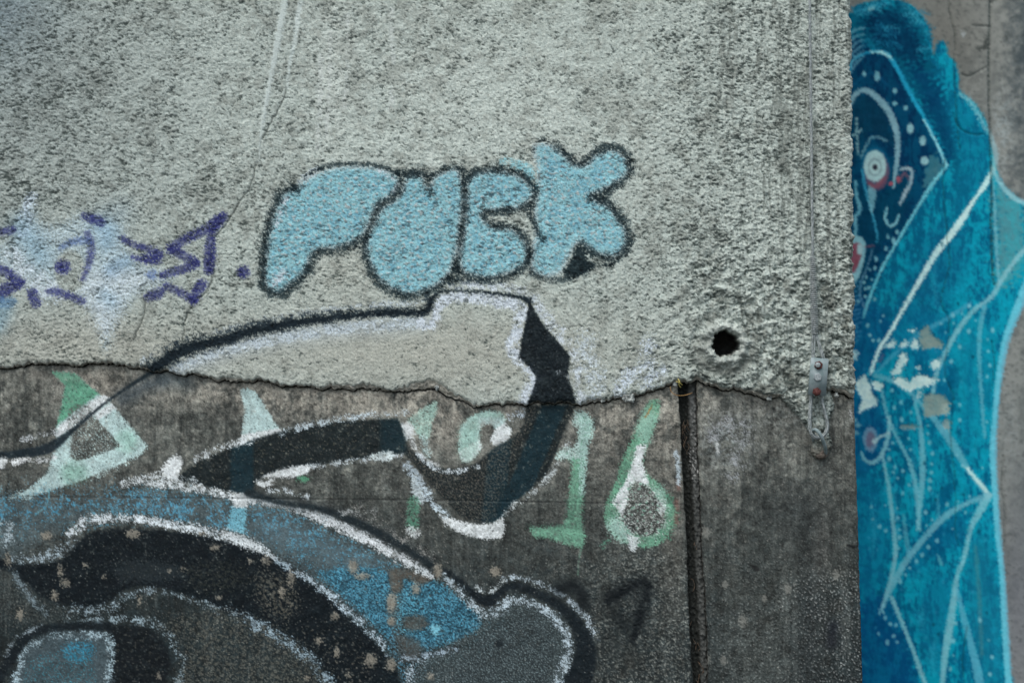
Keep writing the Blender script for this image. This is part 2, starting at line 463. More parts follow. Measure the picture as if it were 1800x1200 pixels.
# --- arrow outline and its black head
AR = (18, 30, 37)
ARL = [(246, 662, 8), (268, 649, 15), (300, 630, 19), (340, 610, 17), (400, 597, 15), (450, 581, 14), (540, 565, 12), (640, 553, 10), (700, 550, 9), (748, 549, 10), (757, 533, 10), (769, 517, 6),
       (800, 511, 4), (870, 516, 5), (912, 522, 7), (932, 529, 11)]
coat.dust([(a, b - 2, c * 1.8) for a, b, c in ARL[:11]], None, AR, 0.9, 0.8, pit=0)
coat.put(line(ARL), AR, 2.2, 1.8, pit=0.0, op=0.95, id=7, grow=3)
HEADP = [(931, 526), (938, 540), (952, 565), (975, 592), (1003, 626), (1001, 642), (999, 662), (1009, 690), (1014, 712), (926, 712), (938, 684), (943, 662), (931, 645), (913, 628), (917, 600), (926, 560)]
coat.put(poly(HEADP, False), (16, 25, 30), 1.8, 1.3, pit=0.0, op=0.97, id=7, grow=2)
coat.put(poly(HEADP, False), (120, 126, 124), 2, 2, cov=0.03, op=0.5)
coat.dust([(985, 655), (1003, 660)], 12, (150, 160, 164), 0.5)

pit_dirt_shade = np.clip(0.75 * pit + 0.6 * finep, 0, 1)  # pits darkened again over the paint: dirt and recess shade as colour
coat.C = coat.C * (1 - pit_dirt_shade[..., None] * coat.A[..., None] * 0.88) + np.array((8, 14, 16), np.float32) * (pit_dirt_shade * coat.A * 0.5)[..., None]
coat.C = coat.C * (1 + (coat.A * (0.035 * N3 + 0.03 * N5 + 0.04 * NF))[..., None])

# runs of cement, spilled over the grain later
s_, d_ = line([(507, -60, 12), (504, 0, 11), (494, 60, 11), (481, 130, 9), (470, 190, 7), (462, 240, 4), (458, 285, 2)]); hc[s_] = hc[s_] * (1 - 0.8 * sm(-d_ / 3 + .4)) + 1.0 * sm(-d_ / 3 + .4)
coat.put(line([(507, -60, 12), (504, 0, 11), (494, 60, 11), (481, 130, 9), (470, 190, 7), (462, 240, 4), (458, 285, 2)]), (186, 199, 195), 1.0, 1.6, pit=0.0, op=0.92)
coat.put(line([(540, -60, 8), (533, 0, 8), (526, 35, 10), (522, 70, 7), (513, 110, 6), (507, 158, 3)]), (186, 199, 195), 1.0, 1.6, pit=0.0, op=0.92)
for (u0, ua, ub, v0, v1) in ((566, 560, 10, 100, 260), (583, 575, 8, 60, 240), (614, 608, 8, 30, 190), (690, 690, 10, 20, 200)):
    coat.dust([(u0, v0), ((u0 + ua) / 2 + 2, (v0 + v1) / 2), (ua, v1)], ub, (190, 199, 195), 0.7, 0.7)

# --- the round hole with its rim
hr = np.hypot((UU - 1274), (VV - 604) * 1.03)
ang = np.arctan2(VV - 604, UU - 1274)
R0 = 22 + 1.6 * np.sin(3 * ang + 1) + 1.2 * np.sin(7 * ang) + 0.9 * np.sin(13 * ang + 2) + 0.7 * N5
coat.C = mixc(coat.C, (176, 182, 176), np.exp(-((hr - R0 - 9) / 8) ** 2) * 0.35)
coat.C = mixc(coat.C, (104, 108, 102), np.exp(-((hr - 50) / 9) ** 2) * sm(0.5 + (VV - 604) / 60) * 0.6)  # shadow below the collar, painted as a darker lower ring
hc += 10.0 * np.exp(-((hr - R0 - 10) / 8) ** 2) + 2.0 * np.exp(-((hr - 48) / 12) ** 2) * sm(VV / 30 - 19)
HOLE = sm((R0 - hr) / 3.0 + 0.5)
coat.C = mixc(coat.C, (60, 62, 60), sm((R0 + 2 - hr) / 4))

# =================================================================== THE BARE CONCRETE: relief and colour
hl = 0.12 * N5 + 0.12 * N7 + 0.25 * N30 + 0.06 * N3 + 0.3 * NM
pores = sstep(2.35, 2.9, N7 * 0.8 + N5 * 0.75)
rightp = sstep(1215, 1225, UU)
rough_low = np.clip(sstep(980, 1080, VV + 30 * NM) * sstep(1000, 1060, UU) + gauss(1150, 1000, 120, 40) + gauss(1460, 1120, 70, 130) * 1.0, 0, 1)
hl += rough_low * (0.28 * N7 + 0.2 * N5 + 0.15 * N3)
hl -= 2.2 * pores
t = np.clip((VV - 640) / 560, 0, 1.2)
lo = flat((92, 91, 86))
lo = mixc(lo, (68, 70, 67), sstep(0.05, 0.55, t + 0.09 * NM))
lo = mixc(lo, (38, 44, 45), sstep(0.42, 0.95, t + 0.10 * NM))
edm = np.clip(1 - (VV - edge(UU[0])[None, :]) / (26 + 10 * NM), 0, 1)
lo = mixc(lo, (134, 127, 118), sm(edm) * 0.62)
lo = mixc(lo, (122, 115, 106), np.clip(gauss(190, 670, 90, 40) + gauss(560, 700, 170, 36) + gauss(800, 750, 60, 60) + gauss(1100, 780, 140, 90) * 0.6 + gauss(1185, 900, 25, 190), 0, 1) * 0.5)
lo = mixc(lo, (60, 62, 59), np.clip(gauss(40, 720, 70, 60) + gauss(350, 760, 110, 50) * 0.7 + gauss(1380, 980, 120, 90) * 0.6 + gauss(640, 850, 90, 40) * 0.4, 0, 1) * 0.7)
lo = mixc(lo, (32, 40, 42), gauss(230, 1120, 440, 130) * 0.85)
lo = mixc(lo, (50, 54, 53), gauss(900, 1180, 260, 70) * 0.5)
lo = mixc(lo, (118, 114, 106), sm((NS * 0.6 + N14 * 0.4 - 0.3) * 0.8) * 0.48 * sstep(1150, 800, VV))
lo = mixc(lo, (42, 46, 45), sm((-0.7 * NS + 0.3 * N14 + 0.35 * NM - 0.4) * 0.8) * 0.42)
lo = mixc(lo, (98, 98, 94), sm((NV - 0.7) * 1.1) * 0.25)
lo = mixc(lo, (40, 44, 44), sm((-NV - 0.7) * 1.1) * 0.35)
# right panel: pale bloom at the top, dark body, lime spots low down
lo = mixc(lo, (122, 128, 128), rightp * np.clip(gauss(1270, 770, 50, 50) + 0.5 * gauss(1400, 720, 90, 40), 0, 1) * sm(0.5 + 0.5 * NS) * 0.7)
lo = mixc(lo, (96, 97, 92), rightp * gauss(1330, 1150, 90, 120) * 0.45)
lo = mixc(lo, (42, 46, 47), rightp * np.clip(gauss(1425, 1120, 26, 150) + gauss(1400, 900, 70, 60) * .8, 0, 1) * 0.62)
lo = mixc(lo, (96, 94, 90), gauss(1446, 960, 14, 50) * 0.6)
lo = mixc(lo, (150, 142, 131), np.clip(0.6 * gauss(900, 700, 900, 22) + gauss(520, 688, 190, 26) + gauss(700, 705, 160, 30) + gauss(1150, 700, 60, 40) + gauss(1120, 730, 90, 60) + gauss(180, 668, 70, 18) + gauss(760, 740, 50, 50) * .8, 0, 1) * sm(0.65 + 0.22 * NS + 0.15 * NM) * 0.58)
lo = mixc(lo, (112, 110, 103), sm(0.55 * NM + 0.4 * N30 - 0.2) * sstep(1080, 760, VV) * 0.45)
lo = mixc(lo, (46, 50, 49), sm(-0.55 * NM + 0.4 * N30 - 0.3) * 0.45)
lo = lo * np.array((0.985, 1.02, 1.02), np.float32) * (1 + 0.10 * sstep(960, 800, VV))[..., None]
spk = sstep(0.95, 1.5, 0.7 * N5 + 0.7 * N7 + 0.2 * N3)
lo = mixc(lo, (138, 144, 142), spk * np.clip(gauss(1480, 1090, 46, 80) * 1.2 + 0.35 * rough_low * sstep(1000, 1100, UU) + gauss(1440, 1040, 60, 30) * 0.6 + gauss(1490, 1170, 40, 60), 0, 1) * 0.85)
lo = mixc(lo, (112, 116, 110), sstep(0.1, 1.4, N14 * 0.7 + N5 * 0.7) * rough_low * (UU < 1215) * 0.72)
lo = mixc(lo, (120, 122, 116), sstep(1.4, 2.0, G) * sstep(900, 1000, VV) * 0.35)
lo = mixc(lo, (126, 124, 118), sstep(2.0, 2.5, G + 0.2 * N14) * 0.5)
lo = mixc(lo, (26, 29, 29), pores * 0.9)
NF2 = fbm(40, 1.1, lmin=1.2)
lo = lo * np.clip(1 + 0.09 * N3 + 0.07 * N5 + 0.10 * NF2 + 0.04 * NV + 0.06 * NM + 0.03 * NS, 0.45, 1.7)[..., None]
for (a, b, c) in ((1241, 935, 9), (1306, 1092, 9), (1385, 1035, 7), (1344, 1052, 5), (1275, 1027, 6), (1240, 1160, 10), (1470, 1010, 7), (1272, 1160, 7)):
    q = sm((1.15 - np.hypot((UU - a) / (c * 0.9), (VV - b) / (c * 1.25)) + 0.25 * N5) * 2.5)
    lo = mixc(lo, (120, 122, 116), q * 0.75)
conc = Sheet(lo, np.clip(pores + 0.0, 0, 1))
conc.pit = np.clip(pores + 0.5 * sstep(1.9, 2.4, -G), 0, 1)
conc.thin = 0.76

# the open crack along the broken edge
ge = VV - edge(UU[0])[None, :]
gap = np.exp(-np.clip(ge - 0.6, 0, 99) / 1.3) * (ge > -30)
hl -= 8.0 * gap
conc.C = mixc(conc.C, (20, 22, 22), sm(gap * 1.1) * 0.85)  # crack colour also holds the lip's contact shadow and some grime

# formwork line
fl = line([(-100, 872), (60, 873), (400, 876), (700, 878), (1000, 883), (1205, 886)], 1.4)
hl[fl[0]] -= 1.3 * sm(-fl[1] / 2 + 0.7)
conc.put(fl, (38, 40, 40), 0.8, 0.7, cov=0.75, op=0.75)

WH = (206, 214, 214)
LG = (176, 202, 200)
GR = (92, 150, 124)
DK = (20, 29, 31)
DB = (18, 42, 50)

# --- green and white letter at the left
A_OUT = [(89, 653), (131, 655), (173, 692), (190, 700), (208, 723), (232, 752), (257, 781), (251, 797), (190, 826), (117, 853), (90, 862), (60, 871), (30, 873), (60, 850), (85, 829),
         (88, 813), (98, 782), (97, 757), (107, 720), (115, 677)]
A_IN = [(131, 748), (123, 803), (135, 811), (213, 784), (173, 739), (150, 722)]
s, d = poly(A_OUT, False)
s2, d2 = poly(A_IN, False, pad=200)
full = np.full((H, W), 1e3, np.float32); full[s2] = d2
dA = np.maximum(d, -full[s])
conc.put((s, dA), LG, 1.3, 1.8, pit=0.9, id=8, grow=1)
conc.put((s, np.maximum(dA, (VV[s] - 1.0 * (745 - (UU[s] - 103) * 0.75)) * 0.7)), GR, 1.0, 1.5, pit=0.6)
conc.put((s, np.maximum(dA, np.abs(np.hypot(UU[s] - 130, VV[s] - 832)) - 22)), (120, 168, 148), 12, 3, op=0.6)
conc.put((s, np.maximum(dA, np.abs(np.hypot(UU[s] - 222, VV[s] - 775)) - 20)), (128, 172, 156), 10, 3, op=0.6)
conc.put(poly([(100, 752), (165, 702), (182, 694), (199, 700), (150, 742), (100, 768)], False), WH, 1.0, 1.2, id=8)
conc.put(poly([(165, 728), (196, 708), (204, 718), (172, 738)], False), WH, 1.0, 1.2, id=8)
conc.put((s, np.maximum(dA, 0.8 - 0 * dA)), DK, cov=0.05)
conc.put(poly([(122, 720), (150, 712), (165, 728), (140, 762), (128, 790), (122, 770)]), (80, 80, 76), 2, 2, cov=0.55, op=0.9)
conc.put((s2, d2 - 6), LG, 5, 5, cov=0.14, ns=G2)
conc.dust([(20, 872), (55, 868), (90, 850)], 24, LG, 0.5)
conc.dust([(255, 785), (225, 812), (160, 842)], 16, LG, 0.3)
conc.put(line([(86, 860, 2.5), (85, 878, 2), (80, 890, 2), (70, 898, 3), (62, 904, 4)]), (110, 170, 180), 0.8, 0.4)

# --- second pale green patch
s, d = poly([(422, 686), (434, 682), (448, 688), (462, 706), (472, 724), (484, 744), (500, 762), (462, 772), (421, 784), (425, 760), (430, 720)], False)
conc.put((s, d), LG, 1.3, 1.4, id=12, grow=1)
conc.put((s, np.maximum(d, (764 - (UU[s] - 425) * 0.18 - VV[s]))), WH, 1.0, 1.2)
conc.put((s, d), DK, 1, 1, cov=0.03)

# --- digits
def dig(sd, col, i, **k):
    k.setdefault('op', 0.9); k.setdefault('var', 0.3)
    conc.put(sd, col, k.pop('soft', 1.3), k.pop('rough', 2.2), pit=k.pop('pit', 0.9), id=i, grow=2, **k)
# 1
dig(poly([(768, 704), (768, 722), (760, 742), (757, 764), (748, 776), (738, 768), (722, 748), (716, 738), (734, 722)], False), (150, 184, 172), 9, cov=0.88)
dig(poly([(704, 744), (716, 742), (727, 748), (728, 764), (708, 778)], False), WH, 9)
dig(line([(724, 772, 7), (732, 795, 12), (748, 812, 12), (768, 818, 8)]), WH, 9, cov=0.7)
dig(line([(745, 770, 12), (752, 800, 12)]), LG, 9, cov=0.55)
dig(line([(729, 838, 11), (733, 858, 20), (738, 876, 20)]), (190, 205, 208), 9, cov=0.92)
dig(line([(727, 882, 20), (725, 922, 20)]), (84, 138, 114), 9, cov=0.78, ns=N7 * .8 + N5 * .5)
dig(line([(722, 932, 16), (730, 936, 16)]), WH, 9, cov=0.75)
conc.dust([(718, 818), (740, 850), (760, 880)], 28, (160, 176, 184), 0.5)
# 9
NINE = [(807, 765), (814, 745), (834, 729), (860, 722), (883, 727), (890, 745), (899, 757), (893, 772), (874, 784), (862, 773), (869, 758), (866, 748), (855, 745),
        (845, 752), (842, 768), (846, 785), (836, 800), (822, 813), (808, 800)]
dig(poly(NINE), LG, 10, rough=1.5)
s, d = poly(NINE)
conc.put((s, np.maximum(d, 1258 - (VV[s] * 1.0 + 0.62 * UU[s]) + 36)), WH, 1.2, 1.5)
conc.put((s, np.maximum(d, np.minimum(UU[s] - 850, VV[s] - 742) + 8)), (132, 178, 160), 6, 3, op=0.5)
conc.dust([(900, 735), (925, 720)], 26, (170, 186, 196), 0.35)

# --- dark shaft that comes down off the arrow head, bends and runs left
DARK = [(926, 712), (1014, 712), (1004, 730), (990, 760), (976, 798), (958, 836), (922, 868), (895, 890), (884, 908), (866, 917), (840, 919), (808, 906), (775, 872),
        (742, 832), (706, 792), (704, 772), (722, 788), (742, 806), (768, 820), (800, 824), (838, 814), (862, 792), (880, 780), (902, 770), (920, 745)]
WEDGE = [(313, 838), (345, 812), (400, 790), (450, 770), (510, 753), (600, 740), (700, 736), (712, 770), (714, 795), (680, 800), (600, 812), (520, 821), (462, 838), (446, 853), (450, 872),
         (400, 862), (350, 852), (318, 846)]
for Q in (DARK, WEDGE):
    sd = poly(Q, False)
    conc.put(sd, DK, 2.2, 1.6, pit=0, op=0.97, id=13)
    conc.put((sd[0], sd[1] + 4), (104, 98, 88), 4, 3, cov=0.05, op=0.6, ns=G2)
    conc.put((sd[0], sd[1] + 8), (92, 90, 76), 4, 8, cov=0.10, op=0.5, ns=N14 * .6 + G * .6)
s, d = poly(DARK, False)
conc.put((s, np.maximum(d, np.abs(UU[s] + 0.42 * (VV[s] - 712) - 975) - 22)), DB, 3, 1.5, op=0.85)
conc.put((s, np.maximum(d, np.abs(UU[s] - 872 + 0.1 * (VV[s] - 850)) - 20)), DB, 3, 1.5, op=0.8)
conc.put((s, np.maximum(d, UU[s] - 940 + 0.4 * (VV[s] - 712))), (96, 92, 84), 10, 4, cov=0.35, op=0.7)
s, d = poly(WEDGE, False)
conc.put((s, np.maximum(d, np.abs(UU[s] - 425) - 20)), DB, 3, 1.5, op=0.85)
conc.put((s, np.maximum(d, np.abs(UU[s] - 695) - 26)), DB, 6, 1.5, op=0.7)

# white spray along both
conc.dust([(496, 760), (560, 743), (640, 731), (718, 724)], 17, (186, 202, 208), 0.55)
conc.dust([(345, 805), (400, 783), (440, 776)], 20, (196, 206, 208), 0.5)
conc.dust([(500, 826), (570, 816), (650, 806), (705, 800)], 14, (190, 202, 206), 0.55)
conc.put(poly([(462, 837), (500, 823), (538, 817), (545, 826), (525, 837), (480, 838)]), WH, 1.2, 1.8, id=13)
conc.put(poly([(650, 800), (685, 792), (692, 802), (680, 810), (655, 806)]), (196, 210, 210), 1.2, 2, cov=0.9)
conc.dust([(452, 845), (465, 850), (478, 846)], 14, WH, 0.8)
conc.dust([(470, 862), (500, 862), (540, 874)], 16, (190, 202, 206), 0.35)
conc.put(ell(533, 841, 9, 5), (88, 150, 118), 1.2, 2, cov=0.85)
conc.put(poly([(285, 822), (298, 806), (314, 799), (321, 812), (313, 838), (312, 846), (288, 838)]), WH, 1.2, 2, pit=1, id=13)
conc.dust([(735, 800), (765, 822), (800, 828), (840, 820)], 12, (196, 208, 212), 0.65)
conc.put(poly([(772, 903), (800, 913), (838, 922), (866, 920), (884, 906), (888, 928), (882, 946), (850, 947), (815, 938), (782, 922)], False), WH, 1.3, 2, id=13)
conc.dust([(745, 862), (765, 888), (785, 905)], 18, (186, 204, 212), 0.6)
conc.dust([(888, 905), (905, 885), (945, 858), (975, 822), (998, 780)], 18, (176, 186, 186), 0.4)

# second 1 and the 6
ONE = [(1012, 722), (1030, 725), (1043, 742), (1041, 764), (1033, 784), (1031, 810), (1028, 840), (1026, 872), (1022, 905), (1024, 925), (1030, 944), (1024, 962),
       (1004, 960), (986, 952), (962, 946), (938, 944), (930, 926), (960, 926), (990, 922), (998, 905), (998, 880), (1002, 850), (1006, 812), (996, 806), (976, 806), (984, 790), (1010, 786), (1018, 768),
       (1016, 752), (1006, 742)]
dig(poly(ONE, False), (110, 164, 138), 11, rough=2.4)
s, d = poly(ONE, False)
conc.put((s, np.maximum(d, VV[s] - 806)), (168, 190, 186), 2, 2.5, cov=0.85)
conc.put((s, np.maximum(d, np.maximum(VV[s] - 870, 1020 - UU[s]))), (152, 184, 176), 2, 3, cov=0.7)
conc.put((s, np.maximum(d, np.abs(VV[s] - 900) - 24)), (68, 98, 84), 4, 5, cov=0.45, op=0.8)
conc.put(line([(1022, 962, 4), (1018, 980, 2), (1016, 1010, 1.5)]), (92, 130, 112), 0.8, 0.5, op=0.8)
SIX = [(1146, 703), (1158, 704), (1159, 722), (1152, 745), (1142, 775), (1130, 812), (1140, 836), (1158, 848), (1172, 868), (1187, 895), (1183, 925), (1166, 950), (1140, 962),
       (1112, 958), (1085, 948), (1066, 925), (1062, 900), (1070, 872), (1084, 842), (1092, 812), (1108, 778), (1122, 742), (1134, 716)]
SIXIN = [(1118, 846), (1138, 856), (1158, 880), (1168, 904), (1160, 930), (1140, 940), (1112, 936), (1096, 918), (1092, 900), (1100, 880)]
s, d = poly(SIX)
s2, d2 = poly(SIXIN, True, pad=200)
full = np.full((H, W), 1e3, np.float32); full[s2] = d2
d6 = np.maximum(d, -full[s])
dig((s, d6), (102, 158, 130), 14, rough=2.6, cov=0.93)
conc.put((s, np.maximum(d6, np.hypot((UU[s] - 1138), (VV[s] - 750) * 0.7) - 20)), (150, 190, 174), 6, 3, op=0.7)
conc.put((s, np.maximum(d6, np.hypot((UU[s] - 1090), (VV[s] - 930)) - 24)), (158, 188, 180), 6, 5, op=0.8)
conc.put((s, np.maximum(d6, np.hypot((UU[s] - 1158), (VV[s] - 878) * 0.7) - 16)), (150, 186, 172), 6, 4, op=0.8)
conc.put(poly([(1120, 782), (1136, 782), (1128, 812), (1136, 834), (1142, 858), (1130, 848), (1116, 846), (1106, 858), (1104, 880), (1094, 907), (1076, 882), (1100, 846), (1112, 812)], False), WH, 1.2, 1.8, id=14)
conc.put(poly([(1155, 886), (1166, 880), (1170, 896), (1160, 904)]), (194, 206, 204), 1.2, 2, cov=0.85)
conc.put(poly([(1102, 940), (1122, 942), (1124, 952), (1115, 970), (1106, 964)], False), (196, 206, 206), 1.2, 2.5, cov=0.9)
conc.put((s2, d2 - 5), (176, 184, 180), 5, 6, cov=0.30, ns=G2 * .8 + N14 * .5)
conc.put((s2, d2 - 7), (120, 166, 146), 4, 6, cov=0.10, ns=N7 * .7 + N14 * .6)
conc.dust([(1068, 948), (1060, 960)], 16, (84, 128, 110), 0.5)
conc.dust([(1175, 870), (1190, 905), (1178, 945)], 16, (70, 120, 98), 0.5)
conc.put(line([(1146, 712, 2), (1140, 724, 3), (1134, 734, 2)]), (150, 118, 70), 0.8, 0.8, cov=0.85)
for k in ((1192, 845), (1189, 880), (1188, 905)):
    conc.fog([k, (k[0] + 1, k[1] + 14)], 9, (132, 92, 82), 0.5)
conc.put(line([(1188, 795, 7), (1192, 815, 8), (1193, 850, 6)]), (170, 186, 192), 1.5, 1.8, cov=0.8)

# --- the thin dark line at the left
TL = [(270, 652, 10), (250, 664, 7), (200, 697, 5), (160, 728, 6), (125, 758, 9), (95, 782, 17), (70, 792, 17), (35, 797, 14), (0, 800, 12), (-60, 802, 12)]
conc.fog([(285, 668), (250, 680), (215, 700)], 34, (70, 84, 92), 0.6)
conc.fog([(330, 672), (290, 664)], 34, (64, 78, 84), 0.55)
conc.put(line(TL), (26, 38, 44), 1.8, 0.9, pit=0, op=0.96, id=15, grow=2)
conc.dust([(40, 772), (75, 764), (100, 760)], 16, (170, 178, 180), 0.4)
conc.dust([(95, 803), (60, 808), (25, 812)], 16, (200, 206, 206), 0.5)
conc.put(poly([(-30, 806), (10, 805), (10, 815), (0, 825), (-30, 828)]), WH, 1.5, 2)
conc.fog([(60, 660), (200, 672)], 20, (120, 116, 108), 0.25)

# --- lower left: speckled blue band, pale arcs, big black swoosh
CY = (84, 150, 176)
def specks(pts, col, cov, rough=10, soft=10, op=0.9, id=0, ns=None):
    conc.put(poly(pts), col, soft, rough, cov=cov, op=op, id=id, ns=ns, pit=0.3)
conc.put(poly([(-60, 872), (120, 878), (240, 862), (300, 858), (430, 878), (520, 905), (620, 950), (700, 985), (720, 1010), (700, 1120), (640, 1090), (560, 1030), (480, 975),
               (400, 940), (270, 912), (160, 912), (100, 940), (20, 975), (-60, 980)]), (86, 106, 112), 14, 8, op=0.50)
specks([(-60, 875), (60, 880), (150, 872), (250, 856), (330, 862), (420, 884), (500, 905), (560, 930), (500, 960), (420, 935), (300, 908), (180, 905), (80, 910), (-60, 925)], (76, 128, 148), 0.20, ns=G * .6 + NS * .8, id=16)
specks([(-60, 888), (20, 892), (80, 884), (160, 886), (60, 905), (-60, 918)], (60, 130, 160), 0.24, ns=G * .6 + NS * .8)
specks([(200, 872), (300, 880), (380, 890), (400, 930), (320, 915), (220, 890)], (86, 154, 184), 0.24, ns=G * .6 + NS * .8)
specks([(440, 896), (540, 915), (660, 975), (700, 1000), (640, 985), (540, 955), (450, 925)], (84, 148, 174), 0.26, ns=G * .5 + NS * .8)
conc.fog([(470, 930), (560, 960), (640, 1000)], 60, (98, 124, 134), 0.45)
conc.put(poly([(408, 888), (434, 888), (430, 938), (398, 932), (404, 905)], False), (112, 172, 188), 2, 2.5, cov=0.93, id=16)
BLU_A = [(560, 1006), (575, 1003), (612, 996), (680, 1004), (694, 1042), (680, 1071), (690, 1106), (682, 1120), (640, 1080), (596, 1042)]
BLU_B = [(708, 1019), (740, 1024), (769, 1020), (804, 1048), (841, 1080), (846, 1100), (798, 1128), (740, 1138), (712, 1123), (716, 1100), (705, 1079)]
for Q in (BLU_A, BLU_B):
    conc.put(poly(Q), (44, 92, 112), 3, 4, op=0.75, id=17)
    conc.put(poly(Q), (84, 156, 182), 3, 4, cov=0.40, op=0.9, ns=G * .8 + NS * .5)
    conc.put(poly(Q), (22, 42, 52), 3, 4, cov=0.24, op=0.75, ns=-G * .8 + N14 * .5)
specks([(520, 960), (620, 985), (740, 1015), (850, 1075), (880, 1110), (820, 1150), (700, 1140), (580, 1050)], (80, 146, 170), 0.14, ns=G2 * .7 + NS * .6)
specks([(-60, 870), (200, 860), (460, 890), (640, 960), (560, 990), (400, 930), (100, 930), (-60, 960)], (84, 150, 176), 0.09, ns=G2 * .7 + NS * .6)
specks([(690, 1120), (740, 1130), (760, 1165), (735, 1200), (745, 1240), (690, 1240)], (90, 150, 176), 0.28)
conc.put(poly([(758, 1098), (775, 1100), (768, 1116), (760, 1112)]), (110, 172, 188), 1.5, 2)
specks([(690, 1045), (725, 1050), (728, 1100), (700, 1100)], (90, 160, 180), 0.32)
conc.put(poly([(690, 1000), (725, 1003), (758, 1015), (740, 1025), (710, 1015), (705, 1035), (690, 1040), (684, 1015)]), (88, 84, 76), 2, 3, op=0.9)
conc.put(poly([(712, 1085), (742, 1082), (752, 1098), (728, 1108), (712, 1100)]), (78, 76, 70), 2, 3, op=0.85)
conc.put(poly([(700, 1120), (735, 1125), (740, 1150), (712, 1160)]), (74, 74, 70), 3, 4, op=0.75)

# pale upper arc with its dark line
ARC1 = [(245, 845, 12), (275, 848, 18), (330, 855, 18), (380, 866, 17), (430, 877, 20), (490, 886, 18), (560, 906, 22), (620, 935, 23), (680, 966, 23), (730, 995, 20), (758, 1012, 14)]
conc.dust([(a, b, c * 1.12) for a, b, c in ARC1], None, (204, 214, 216), 0.72, id=18)
conc.put(line([(540, 902, 8), (600, 924, 11), (660, 955, 11), (720, 987, 9)]), (208, 216, 218), 2, 3, cov=0.9)
conc.put(poly([(408, 866), (438, 868), (435, 892), (410, 890)], False), WH, 1.5, 2)
conc.dust([(215, 850), (255, 842), (300, 836), (340, 846)], 22, (196, 206, 208), 0.45)
ARC1D = [(436, 866, 12), (500, 884, 8), (560, 893, 9), (620, 915, 12), (680, 944, 13), (720, 967, 12), (757, 993, 10)]
conc.fog([(a, b) for a, b, c in ARC1D], 26, (48, 56, 60), 0.6)
conc.put(line(ARC1D), (26, 36, 40), 2.2, 1.0, pit=0, op=0.93, id=18)
conc.dust([(600, 900), (660, 900)], 20, (150, 156, 156), 0.35)
conc.dust([(630, 890), (680, 930), (760, 975)], 30, (130, 132, 128), 0.25)
ARC1E = [(783, 1002, 9), (810, 1024, 13), (836, 1046, 15), (858, 1056, 20), (874, 1046, 15), (890, 1032, 13), (915, 1031, 13), (952, 1046, 14), (990, 1070, 17), (1016, 1100, 24), (1030, 1140, 34), (1022, 1180, 44), (1000, 1230, 60)]
conc.put(poly([(850, 1085), (880, 1062), (930, 1060), (985, 1085), (1005, 1125), (1000, 1170), (960, 1240), (740, 1240), (740, 1170), (790, 1135), (840, 1110)]), (52, 62, 64), 6, 5, op=0.8, id=18)
conc.put(poly([(850, 1085), (880, 1062), (930, 1060), (985, 1085), (1005, 1125), (1000, 1170), (960, 1240), (740, 1240), (740, 1170), (790, 1135), (840, 1110)]), (122, 140, 142), 10, 8, cov=0.20, op=0.8, ns=G2)
conc.put(poly([(860, 1095), (920, 1080), (975, 1110), (975, 1160), (940, 1240), (800, 1240), (800, 1170)]), (36, 44, 48), 8, 6, cov=0.30, op=0.85, ns=-G)
conc.put(line(ARC1E), (17, 26, 31), 3.5, 2.0, pit=0, op=0.95, id=18)
conc.dust([(778, 1010, 20), (805, 1036, 26), (830, 1064, 24), (848, 1078, 26), (880, 1070, 30), (905, 1052, 24), (945, 1066, 24), (980, 1092, 26), (1000, 1130, 26), (992, 1170, 28), (968, 1230, 30)], None, (176, 194, 202), 0.50)
conc.dust([(885, 1018), (915, 1014), (960, 1030), (1000, 1055), (1030, 1085), (1050, 1120)], 18, (170, 186, 194), 0.45)
conc.dust([(830, 1030), (860, 1040), (885, 1020)], 14, (176, 188, 190), 0.45)
conc.dust([(740, 1160), (720, 1190), (740, 1240)], 30, (176, 196, 206), 0.4)
conc.put(ell(877, 1131, 7, 6), (26, 34, 38), 2, 1)
conc.dust([(700, 1160), (800, 1140)], 20, (150, 170, 182), 0.4)

# swoosh
SW = [(-60, 975), (0, 982), (28, 990), (62, 991), (102, 986), (125, 966), (148, 942), (180, 931), (240, 929), (320, 936), (400, 951), (452, 966), (500, 990), (530, 1010), (580, 1051), (630, 1097), (662, 1132),
      (692, 1168), (705, 1210), (705, 1260), (590, 1260), (575, 1190), (548, 1160), (508, 1124), (460, 1096), (410, 1082), (372, 1062), (330, 1046), (290, 1034), (250, 1030), (215, 1037),
      (192, 1056), (160, 1066), (112, 1063), (72, 1048), (45, 1024), (15, 1003), (-60, 995)]
sd = poly(SW)
conc.put(sd, (10, 19, 24), 3, 2.5, pit=0, op=0.97, id=19)
conc.put((sd[0], sd[1] + 4), (92, 96, 88), 3, 3, cov=0.03, op=0.7)
conc.put(poly([(460, 1010), (500, 1020), (520, 1060), (500, 1085), (470, 1070), (455, 1040)]), (96, 94, 84), 6, 10, cov=0.45, op=0.85, ns=N14 * .7 + G * .6)
conc.put(poly([(330, 1000), (400, 990), (440, 1020), (380, 1040), (340, 1030)]), (60, 62, 54), 10, 8, cov=0.4, op=0.6, ns=N14 * .6 + G * .6)
conc.put(poly([(530, 1100), (600, 1110), (640, 1150), (650, 1200), (600, 1200), (560, 1140)]), (96, 94, 86), 6, 8, cov=0.13, op=0.8, ns=N14 * .7 + G * .6)
conc.put(poly([(215, 985), (300, 990), (320, 1015), (250, 1022), (205, 1015)]), (54, 62, 64), 8, 6, op=0.5)
